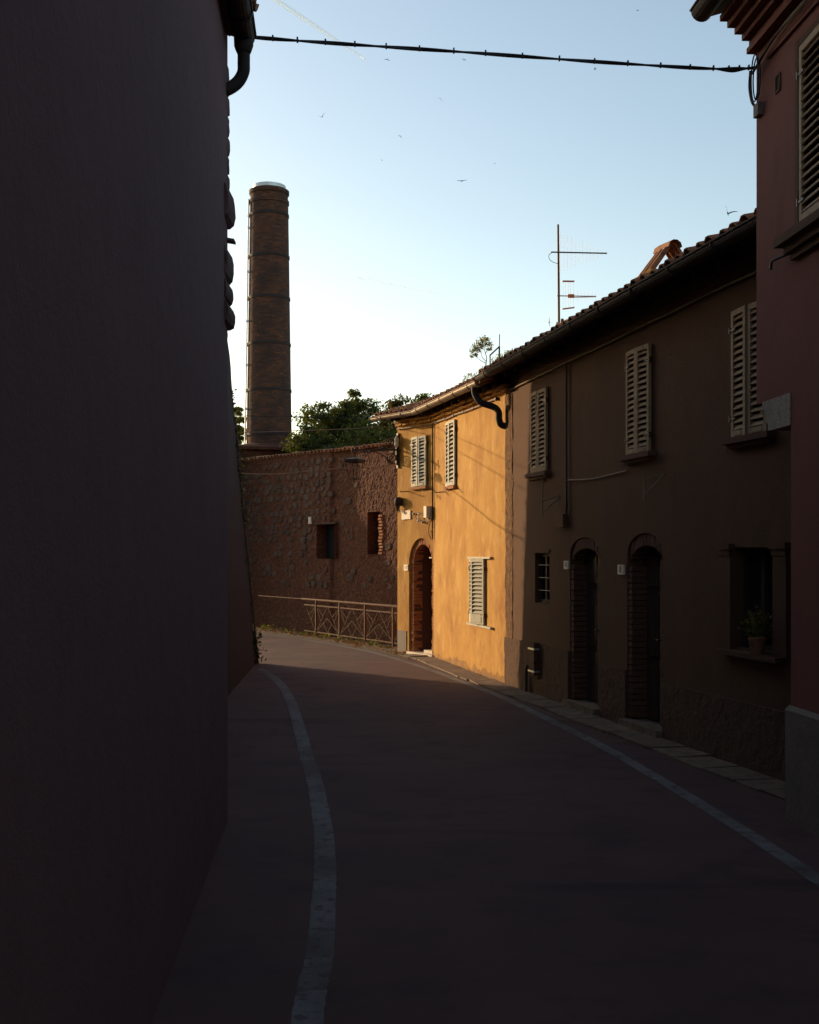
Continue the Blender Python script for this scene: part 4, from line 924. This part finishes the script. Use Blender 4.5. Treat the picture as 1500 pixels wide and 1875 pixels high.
# meter box, hanging cable loops, wire loop with white tube
mbx = thing('meter_box', SA.P(SA.u(790), .0, SA.z(790, 948)), 'pale upright meter box on the ochre wall with cables below', 'meter box')
ua = SA.L-.17; mb = MB(); SA.box(mb, ua, ua+.11, .0, .13, SA.z(789, 948), SA.z(789, 927)); mb.build('box', 'white_plastic', mbx)
vc = thing('wall_cable', SB.P(.03, .02, 2.4), 'black cables running down the bend of the ochre wall', 'cable')
for k, w_ in enumerate((.028, .03)):
    mb = MB(); zz0 = SB.z(798, 778); zz1 = SB.z(798, 985-18*k)
    mb.tube([SB.P(.02+.05*k+random.uniform(-.008, .008), w_, zz0+(zz1-zz0)*i/14) for i in range(15)], .011, 6); mb.build('strand', 'cable_black', vc)
mb = MB(); mb.tube(curve([SB.P(.05, .03, 2.75), SA.P(SA.L-.05, .05, 2.66), SA.P(SA.L-.09, .06, 2.50), SA.P(SA.L-.05, .05, 2.37), SB.P(.04, .03, 2.33), SB.P(.06, .03, 2.42), SB.P(.03, .03, 2.50), SA.P(SA.L-.03, .04, 2.47)], 6), .008, 6); mb.build('loop', 'cable_black', vc)
wl = thing('wire_fitting', SA.P(SA.u(770), .0, SA.z(770, 955)), 'white ceramic tube in a loop of black wire above the arched door', 'fitting')
mb = MB(); u = SA.u(770.5); mb.tube([SA.P(u, .05, SA.z(770, 954)), SA.P(u, .05, SA.z(770, 939))], .014, 8); mb.build('tube', 'white_plastic', wl)
pl = [(770.5, 938.5), (760, 941), (768, 954), (776, 956), (788, 950), (784, 946)]
mb = MB(); mb.tube([SA.P(SA.u(a), .035, SA.z(a, b)) for a, b in pl+pl[:1]], .007, 5, False)
for (a, b) in (pl[1], pl[2], pl[3], pl[4]): c = SA.P(SA.u(a), .035, SA.z(a, b)); mb.box(c, SA.t*.026, SA.n*.02, up*.016)
mb.build('wire', 'cable_black', wl)
# house numbers
def number(s, px0, px1, y0, y1, txt, label, sz):
    ua, ub = s.u(px0), s.u(px1); za, zb = s.z((px0+px1)/2, y1), s.z((px0+px1)/2, y0)
    t = thing('house_number', s.P((ua+ub)/2, 0, za), label, 'house number'); mb = MB(); s.box(mb, ua, ub, .0, .025, za, zb); mb.build('tile', 'white_plastic', t)
    text_mesh(txt, sz, TM(s, (ua+ub)/2, .0265, (za+zb)/2), t)
number(SA, 741.5, 748.5, 1034, 1045, '12', 'small white number plate beside the brick arched door', .085)
number(SCW, 1035.5, 1043, 1027, 1042, '10', 'pale number tile beside the first door of the brown house', .10)
number(SCW, 1134.5, 1145, 1034, 1052, '8', 'pale tile with number 8 between the two brown house doors', .115)
m2 = thing('junction_box', SCW.P(SCW.u(1034), 0, SCW.z(1034, 967)), 'small grey junction box above the brown house door', 'box')
mb = MB(); SCW.box(mb, SCW.u(1028), SCW.u(1040), .0, .07, SCW.z(1034, 966), SCW.z(1034, 942)); mb.build('box', 'rail_paint', m2)
# window-box plant in the shaded ground-floor window
pp = thing('window_plant', SCW.P((l3[0]+l3[1])/2+.15, .04, l3[2]), 'pale flowering plant in a pot on the shaded window sill', 'plant')
mb = MB(); mb.lathe([(.0, .0), (.06, .0), (.08, .13), (.085, .13), (.085, .15), (.07, .15), (.0, .14)], SCW.P((l3[0]+l3[1])/2+.15, .04, l3[2]-.02), 14); mb.build('pot', 'terracotta', pp)
c = np.array(SCW.P((l3[0]+l3[1])/2+.15, .04, l3[2]+.24)); leaves_mesh('foliage', c+RNG.normal(size=(260, 3))*[.07, .07, .07], .022, 'leaf_dark', pp); leaves_mesh('blossom', c+np.array([0, 0, .05])+RNG.normal(size=(80, 3))*[.06, .06, .04], .016, 'flower', pp)

# ================================================================== things on the roofs
# A-shaped vent of tiles
uu = SCW.u(1214, .06); base = SCW.P(uu, .0, zC(uu)+EW*SLOPE+.035)
tv = thing('tile_vent', base, 'small open vent of clay tiles leaning together on the roof', 'roof vent')
ht, half, ln_ = .34, .24, .30
for side in (-1, 1):
    foot = lambda q: base+SCW.t*q+SCW.n*side*half*1.05+up*(.02 - side*half*SLOPE*.0)
    apex = lambda q: base+SCW.t*q+SCW.n*side*.02+up*ht
    for k in range(3):
        q = -ln_/2+ln_*(k+.5)/3; y = (apex(q)-foot(q)).normalized(); x = SCW.t; nz_ = x.cross(y)
        if nz_.dot(SCW.n)*side < 0: nz_ = -nz_
        place('vent_tile', TILES[k % 3], frame(foot(q), x, y, nz_) @ Matrix.Scale(.97, 4) @ Matrix.Scale(.62, 4, (1, 0, 0)) @ Matrix.Scale(.7, 4, (0, 0, 1)), tv)
place('ridge_tile', TILES[0], frame(base+SCW.t*(-ln_/2-.02)+up*(ht-.02), V((SCW.n)), SCW.t, up) @ Matrix.Scale(1.12, 4) @ Matrix.Scale(.72, 4, (0, 1, 0)), tv)
for k in range(4):
    place('vent_brick', CB[k], frame(base+SCW.t*(-ln_/2+.04+.12*k)+SCW.n*(half+.03)+up*(-.0+random.uniform(-.01, .01)), SCW.t, SCW.n, up) @ Matrix.Scale(.6, 4, (1, 0, 0)) @ Matrix.Scale(1.5, 4, (0, 0, 1)), tv)
for k in range(2): place('vent_brick', CB[k], frame(base+SCW.t*(-.1+.2*k)-SCW.n*(half+.04)+up*.02, SCW.t, SCW.n, up), tv)
u2 = SCW.u(1052, .0); b2 = SCW.P(u2, .08, zC(u2)+.14)
t2 = thing('raised_tile', b2, 'single propped-up clay tile vent near the aerial', 'roof tile')
place('cover_tile', TILES[1], frame(b2-SCW.t*.15+up*.06, SCW.n, SCW.t, up) @ Matrix.Scale(1.15, 4), t2); place('side_tile', TILES[2], frame(b2-SCW.t*.05+SCW.n*.06-up*.03, SCW.t, V((0, 0, 1)), SCW.n) @ Matrix.Scale(.45, 4), t2)
# aerial
AD = 16.4; mb0 = at(1024, 612, AD); mt = at(1022, 411, AD)
ae = thing('television_aerial', mb0-up*.2, 'tall television aerial with two toothed booms on the roof', 'aerial')
mb = MB(); mb.tube([mb0-up*.25, mb0+(mt-mb0)*.5, mt], [.018, .017, .015], 8); mb.build('mast', 'iron', ae)
bd = V((.985, .16, .02)).normalized()
px1 = lambda px, py: at(px, py, AD)
a0 = px1(1009, 461.5); L1_ = .80
mb = MB(); mb.tube([a0, a0+bd*L1_], .010, 6); mb.build('boom', 'iron', ae)
for k in range(13):
    f = .16+.80*k/12; h = .27*(1-k/12)**1.0+.025; c = a0+bd*(L1_*f)
    mb = MB(); mb.tube([c-up*h*.95, c+up*h], .0021, 5); mb.build('element', 'aluminium', ae)
mb = MB(); mb.tube(curve([a0+bd*.02, a0-up*.05-bd*.03, a0-up*.12, a0-up*.16+bd*.10], 5), .004, 5); mb.build('lead', 'cable_black', ae)
b0_ = px1(1020, 541.5); L2_ = .56
mb = MB(); mb.tube([b0_, b0_+bd*L2_], .008, 6); mb.tube([b0_+bd*.22-up*.02, b0_+bd*L2_-up*.006], .005, 6); mb.build('boom', 'aluminium', ae)
for k in range(7):
    c = b0_+bd*(.24+.31*k/6); h = .05+.012*(k % 2)
    mb = MB(); mb.tube([c-up*h, c+up*h], .0021, 5); mb.build('element', 'aluminium', ae)
rd = V((.6, .8, 0))
for (z, sg) in ((.19, 1), (-.17, -1)):
    c = b0_+bd*.16+up*z; mb = MB(); mb.bar(c-bd*.085-up*.012*sg*-1, c+bd*.085+up*.012, .05, .012); mb.build('reflector_bar', 'orange_plastic', ae)
for k in range(5):
    c = b0_+bd*(.085+.037*k); mb = MB(); mb.tube([c-up*.18+V((0, .03*(k % 2), 0)), c+up*.19+V((0, .03*(k % 2), 0))], .0020, 5); mb.build('reflector_rod', 'aluminium', ae)
mb = MB(); c = b0_+bd*.20; mb.box(c, bd*.045, V((0, .02, 0)), up*.022); mb.build('dipole_box', 'orange_plastic', ae)
mb = MB(); mb.box(px1(1020.5, 596), (.017, 0, 0), (0, .02, 0), (0, 0, .045)); mb.build('amplifier_box', 'white_plastic', ae)
# second small mast
MD = 18.9; mk = lambda a, b: at(a, b, MD)
sm = thing('stub_mast', mk(914, 668), 'short thin mast with diagonal strut beside the roof sapling', 'mast')
mb = MB(); mb.tube([mk(914.5, 672), mk(914.5, 634)], .014, 7); mb.tube([mk(914.5, 634), mk(915, 612)], .008, 6); mb.build('mast', 'iron', sm)
mb = MB(); mb.tube([mk(897, 651), mk(914, 635)], .013, 6); mb.tube([mk(898, 680), mk(897.5, 650)], .011, 6); mb.build('strut', 'iron', sm)
# sapling and weeds growing on the roof
sp = thing('roof_sapling', mk(892, 682), 'small leafy tree sprouting from the gutter corner of the roof', 'tree')
tw = [[(893, 684), (890, 668), (892, 655), (887, 645), (884, 632)], [(891, 662), (883, 655), (881, 645), (880, 630)], [(890, 665), (878, 658), (872, 648)], [(889, 648), (893, 638), (895, 626)], [(881, 645), (873, 638), (867, 634)]]
mb = MB(); cen = []
for i, t in enumerate(tw):
    pts = [mk(a, b)+V((0, random.uniform(-.05, .05)*k, 0)) for k, (a, b) in enumerate(t)]; c = curve(pts, 4); mb.tube(c, [(.011 if i == 0 else .006)*(1-.75*k/(len(c)-1)) for k in range(len(c))], 5)
mb.build('trunk', 'bark', sp)
cl = [(884, 622, 7), (877, 628, 7), (892, 622, 6), (898, 630, 5), (870, 636, 6), (866, 644, 5), (889, 630, 6), (876, 640, 7), (895, 640, 4), (864, 652, 4), (882, 634, 6), (872, 650, 4), (900, 638, 3)]
for (a, b, r) in cl:
    k = int(15*r); p = np.array(mk(a, b)); cen.append(p+RNG.normal(size=(k, 3))*np.array([r*.52, r*.7, r*.42])/F*MD*1.0)
leaves_mesh('crown', np.concatenate(cen), .0145, 'leaf_fresh', sp)
wdd = thing('roof_weeds', mk(925, 668), 'clump of weeds growing along the roof edge behind the short mast', 'weeds')
cen = []
for k in range(60):
    a = random.uniform(900, 952); b = 676-.46*(a-895)-random.uniform(2, 14)*(1 if a < 940 else .4); cen.append(np.array(mk(a, b))+RNG.normal(size=(16, 3))*[.025, .08, .02])
for k in range(26):
    a = random.uniform(848, 892); b = 703-.47*(a-850)-random.uniform(6, 13); cen.append(np.array(mk(a, b))+RNG.normal(size=(7, 3))*[.014, .05, .012])
leaves_mesh('foliage', np.concatenate(cen), .014, 'leaf_fresh', wdd)

# ================================================================== overhead cables
def cable(name, pts, r, m, label, ties=0, strands=1):
    c = curve(pts, 40); t = thing(name, c[len(c)//2], label, 'cable')
    for k in range(strands):
        mb = MB(); off = lambda i: V((0, .007*math.cos(i*.11+k*3.14), .007*math.sin(i*.11+k*3.14))) if strands > 1 else V((0, 0, 0))
        mb.tube([p+off(i) for i, p in enumerate(c)], r, 6); mb.build('strand', m, t)
    for i in range(ties):
        p = c[int((i+.5)*len(c)/ties)]; mb = MB(); mb.box(p+up*.006, (.006, 0, 0), (0, .014, 0), (0, 0, .019)); mb.build('tie', m, t)
    return t
cR = SR.P(HI_+.02, .03, 5.995)
PC = [at(414, 61, 9.05), at(470, 68.5, 9.08), at(640, 81, 9.2), at(860, 96, 9.4), at(1100, 113.5, 9.62), at(1300, 125.5, 9.75), cR]
cable('overhead_cable', PC, .0085, 'cable_black', 'thick twisted black cable slung across the street between house tops', 22, 2)
cable('slack_wire', [at(1310, 126, 9.76), at(1340, 131, 9.79), at(1362, 127, 9.8), cR+V((0, 0, .01))], .007, 'cable_black', 'short slack wire hanging at the red house corner')
q0 = SA.P(.05, .03, EYE+(HY-849)/F*24.8)
cable('service_cable', [at(412, 865, 22.2), at(500, 868, 22.9), at(580, 861, 23.5), at(650, 856.5, 24.1), at(690, 857, 24.45), at(712, 851, 24.65), q0], .011, 'cable_pale', 'pale sagging cable slung across the street from the lantern bracket')
cable('service_cable', [at(412, 793, 22.2), at(520, 789.5, 23.0), at(620, 786, 23.8), at(690, 782, 24.4), SA.P(.0, .1, 4.66)], .007, 'cable_pale', 'thin pale wire crossing below the chimney foot')
cable('service_cable', [at(412, 761, 22.2), at(520, 762.5, 23.0), at(620, 764, 23.8), at(685, 764, 24.4), SA.P(.0, .3, 4.80)], .006, 'cable_black', 'thin dark wire crossing the chimney above its foot')
cable('service_cable', [SA.P(.07, .04, ZA_+.26), at(706, 806, 24.6), at(693, 815, 24.4), AP(.38, .02)], .006, 'cable_pale', 'short lead dropping to the lantern arm')

# ================================================================== trees, ivy, leaf litter
def tree(px, ytop, d, wpx, zbot, n, m, label, seed, cat='tree', name='bushy_tree', nclump=150):
    r = np.random.default_rng(seed); c = at(px, ytop, d); R_ = wpx/2/F*d; zt_ = c.z; H_ = (zt_-zbot)
    t = thing(name, (c.x, d, -1.5), label, cat, 'trees beyond the rubble wall')
    zc = zbot+H_*.42; mb = MB(); mb.tube([(c.x, d, -1.5), (c.x+.1, d, zbot), (c.x+.05, d, zc)], [.22, .16, .09], 8)
    cl = []
    while len(cl) < nclump:
        p = r.normal(size=3); p /= np.linalg.norm(p); p *= r.random()**.35
        q = np.array([c.x, d, zc])+p*np.array([R_, R_*1.0, H_*.56 if p[2] > 0 else H_*.45])*.88
        cl.append(q)
    for q in cl[::9]: mb.tube([(c.x+.05, d, zbot+H_*.2), ((c.x+q[0])/2, (d+q[1])/2, (zbot+H_*.35+q[2])/2), tuple(q)], [.06, .04, .012], 5)
    mb.build('trunk', 'bark', t)
    cen = []
    for q in cl:
        rr = r.uniform(.45, 1.2)*R_*.17; k = int(n*2.4/nclump); g_ = r.normal(size=(k, 3)); g_ *= (r.random(k)**.7*1.25/np.linalg.norm(g_, axis=1))[:, None]; cen.append(q+g_*np.array([rr, rr, rr*.62])*2.0)
    leaves_mesh('crown', np.concatenate(cen), .062, m, t, flat=.2)
tree(648, 698, 48, 140, 3.8, 17000, 'leaf_dark', 'tallest round dark green tree over the rubble wall', 1)
tree(588, 719, 47, 150, 3.4, 13000, 'leaf_dark', 'green tree crown right against the chimney shaft', 2)
tree(722, 712, 45, 130, 3.4, 13000, 'leaf_russet', 'russet tinged bush just above the roof end', 3)
tree(785, 703, 46, 140, 4.0, 14000, 'leaf_dark', 'dark tree showing above the ochre house gutter', 4)
tree(838, 703, 47, 100, 4.6, 10000, 'leaf_fresh', 'pale green treetop peeping over the ochre roof tiles', 5)
tree(436, 722, 52, 40, 4.2, 5000, 'leaf_fresh', 'slim backlit tree between the chimney and the ivy wall', 6)
tree(680, 748, 42, 190, 2.4, 9000, 'leaf_dark', 'broad dark hedge-like tree behind the wall coping', 7)
tree(560, 752, 43, 120, 2.4, 6000, 'leaf_dark', 'low dark bush at the chimney foot', 8)
iv = thing('ivy', (-3.1, 22.3, 0), 'dark ivy climbing the edge of the leaning house', 'ivy')
cen = []
def edge_at(z): return edge[max(0, min(nz_len, int(z/6.25*26)))]
nz_len = 26
for (z0, z1, spread, n) in ((4.0, 5.1, .06, 500), (2.6, 4.2, .09, 800), (.0, .62, .10, 900), (.6, 2.6, .05, 500)):
    for k in range(n):
        z = random.uniform(z0, z1); e = edge_at(z); cen.append((e.x+abs(random.gauss(0, spread))*random.random()-.05, 22.3-abs(random.gauss(0, .25)), z+random.gauss(0, .03)))
leaves_mesh('foliage', cen, .032, 'leaf_ivy', iv); 
mb = MB(); mb.tube(curve([(-2.82, 22.2, 0), edge_at(1.5)+V((.03, -.1, 0)), edge_at(3)+V((.03, -.12, 0)), edge_at(4.8)+V((.02, -.1, 0))], 6), [.02]*18+[.008], 5); mb.build('stem', 'bark', iv)
cen = []
for k in range(700):
    f = random.random(); i = f*4.999; a = A[int(i)].lerp(A[int(i)+1], i-int(i)); b = B[int(i)].lerp(B[int(i)+1], i-int(i)); p = a.lerp(b, random.betavariate(2.5, 1.6)); cen.append((p.x, p.y, .02+random.random()**3*.04))
o = leaves_mesh('leaf_litter', cen, .032, 'dead_leaf', None, flat=.55); tag(o, 'scattered dry orange leaves along the foot of the railing', None, None, 'stuff')
cen = []
for k in range(34):
    q = random.uniform(.2, 8.5); p = R0+RT*q+V((random.uniform(-.25, .05), random.uniform(-.3, .0), 0))
    for j in range(14): cen.append((p.x+random.gauss(0, .05), p.y+random.gauss(0, .05), abs(random.gauss(.04, .05))))
o = leaves_mesh('grass', cen, .030, 'leaf_dark', None); tag(o, 'sparse grass tufts sprouting under the railing', None, None, 'stuff')

# ================================================================== swifts and vapour trails
def swift(px, py, span_px, roll, yaw, flap, label, pitch=0.):
    d = .40*F/max(span_px*1.15, 6); c = at(px, py, d)
    v, f = [], []
    def ring(y, rx, rz, zc=0):
        b = len(v)
        for k in range(6): a = 2*math.pi*k/6; v.append((rx*math.cos(a), y, zc+rz*math.sin(a)))
        return b
    rs = [ring(y, rx, rz) for y, rx, rz in ((.085, .004, .004), (.075, .013, .012), (.04, .019, .018), (-.01, .018, .016), (-.055, .010, .008), (-.075, .007, .004))]
    for a, b in zip(rs, rs[1:]):
        for k in range(6): f.append((a+k, a+(k+1) % 6, b+(k+1) % 6, b+k))
    f.append(tuple(rs[0]+k for k in range(6)))
    for sg in (-1, 1):       # sickle wings and forked tail grow out of the body rings
        prevs = None
        for k in range(7):
            t = k/6; x = sg*(.012+.188*t); y = .035+.018*math.sin(t*2.2)-.085*t*t; ch = .058*(1-t)**.7+.006; z = flap*.20*t-.06*flap*t*t
            b = len(v); v.extend([(x, y, z+.003), (x, y-ch, z+.002), (x, y-ch, z-.002), (x, y, z-.003)])
            if prevs is not None:
                for j in range(4): f.append((prevs+j, prevs+(j+1) % 4, b+(j+1) % 4, b+j))
            prevs = b
        f.append((prevs, prevs+1, prevs+2, prevs+3))
        b = len(v); v.extend([(0, -.065, .003), (sg*.006, -.065, .003), (sg*.022, -.125, .001), (sg*.010, -.105, .001), (0, -.065, -.003), (sg*.006, -.065, -.003), (sg*.022, -.125, -.001), (sg*.010, -.105, -.001)])
        f.extend([(b, b+1, b+2, b+3), (b+4, b+7, b+6, b+5), (b+1, b+5, b+6, b+2), (b+2, b+6, b+7, b+3), (b+3, b+7, b+4, b)])
    me = bpy.data.meshes.new('swift'); me.from_pydata(v, [], f); me.materials.append(MATS['feathers'])
    o = bpy.data.objects.new('swift', me); COL.objects.link(o); o.location = c; o.rotation_euler = (pitch, roll, yaw)
    tag(o, label, 'bird', 'swifts over the street')
LB = 'small dark swift flying in open pale sky'
swift(709, 108, 11, .1, .3, -.5, 'swift with drooped wings just under the overhead cable'); swift(850, 109, 9, .5, -.4, .0, 'slim slanted swift just under the middle of the overhead cable', .8); swift(1090, 126, 10, .1, 1.4, .1, 'swift seen as a dark speck below the cable towards the red house'); swift(1168, 19, 9, -.2, 1.2, .2, LB)
swift(807, 181, 10, .5, .4, -.2, LB, .6); swift(590, 214, 13, -.5, .3, 1.0, 'swift with one wing raised between chimney top and cable', .4); swift(733, 249, 8, .5, .4, -.3, LB); swift(846, 331, 17, -.08, .1, .15, 'swift gliding on level outstretched wings in open sky')
swift(1333, 391, 23, -.55, 2.6, 1.3, 'swift with raised wings above the roof tiles by the red house', .3); swift(1006, 590, 15, 1.45, 1.2, .1, 'swift banking on its side beside the aerial mast', .9)
swift(699, 293, 5, .2, .6, 0, LB); swift(906, 299, 4, .2, .3, 0, LB)
def contrail(p, q, d0, d1, wpx, alpha, label):
    nm = 'contrail_%d' % int(alpha*100); contrail_mat(nm, alpha); a, b = at(*p, d0), at(*q, d1); mb = MB()
    n = 16; mb.tube([a.lerp(b, i/n) for i in range(n+1)], [wpx/2/F*(d0+(d1-d0)*i/n)*(1-.75*(i/n)**2) for i in range(n+1)], 12); o = mb.build('vapour_trail', nm, None, smooth=True); tag(o, label, 'contrail')
contrail((470, -24), (668, 108), 6000, 7500, 10, .85, 'bright white aircraft vapour trail crossing behind the overhead cable')
contrail((655, 508), (815, 540), 9000, 9500, 5, .28, 'faint short vapour trail in the sky beside the chimney')
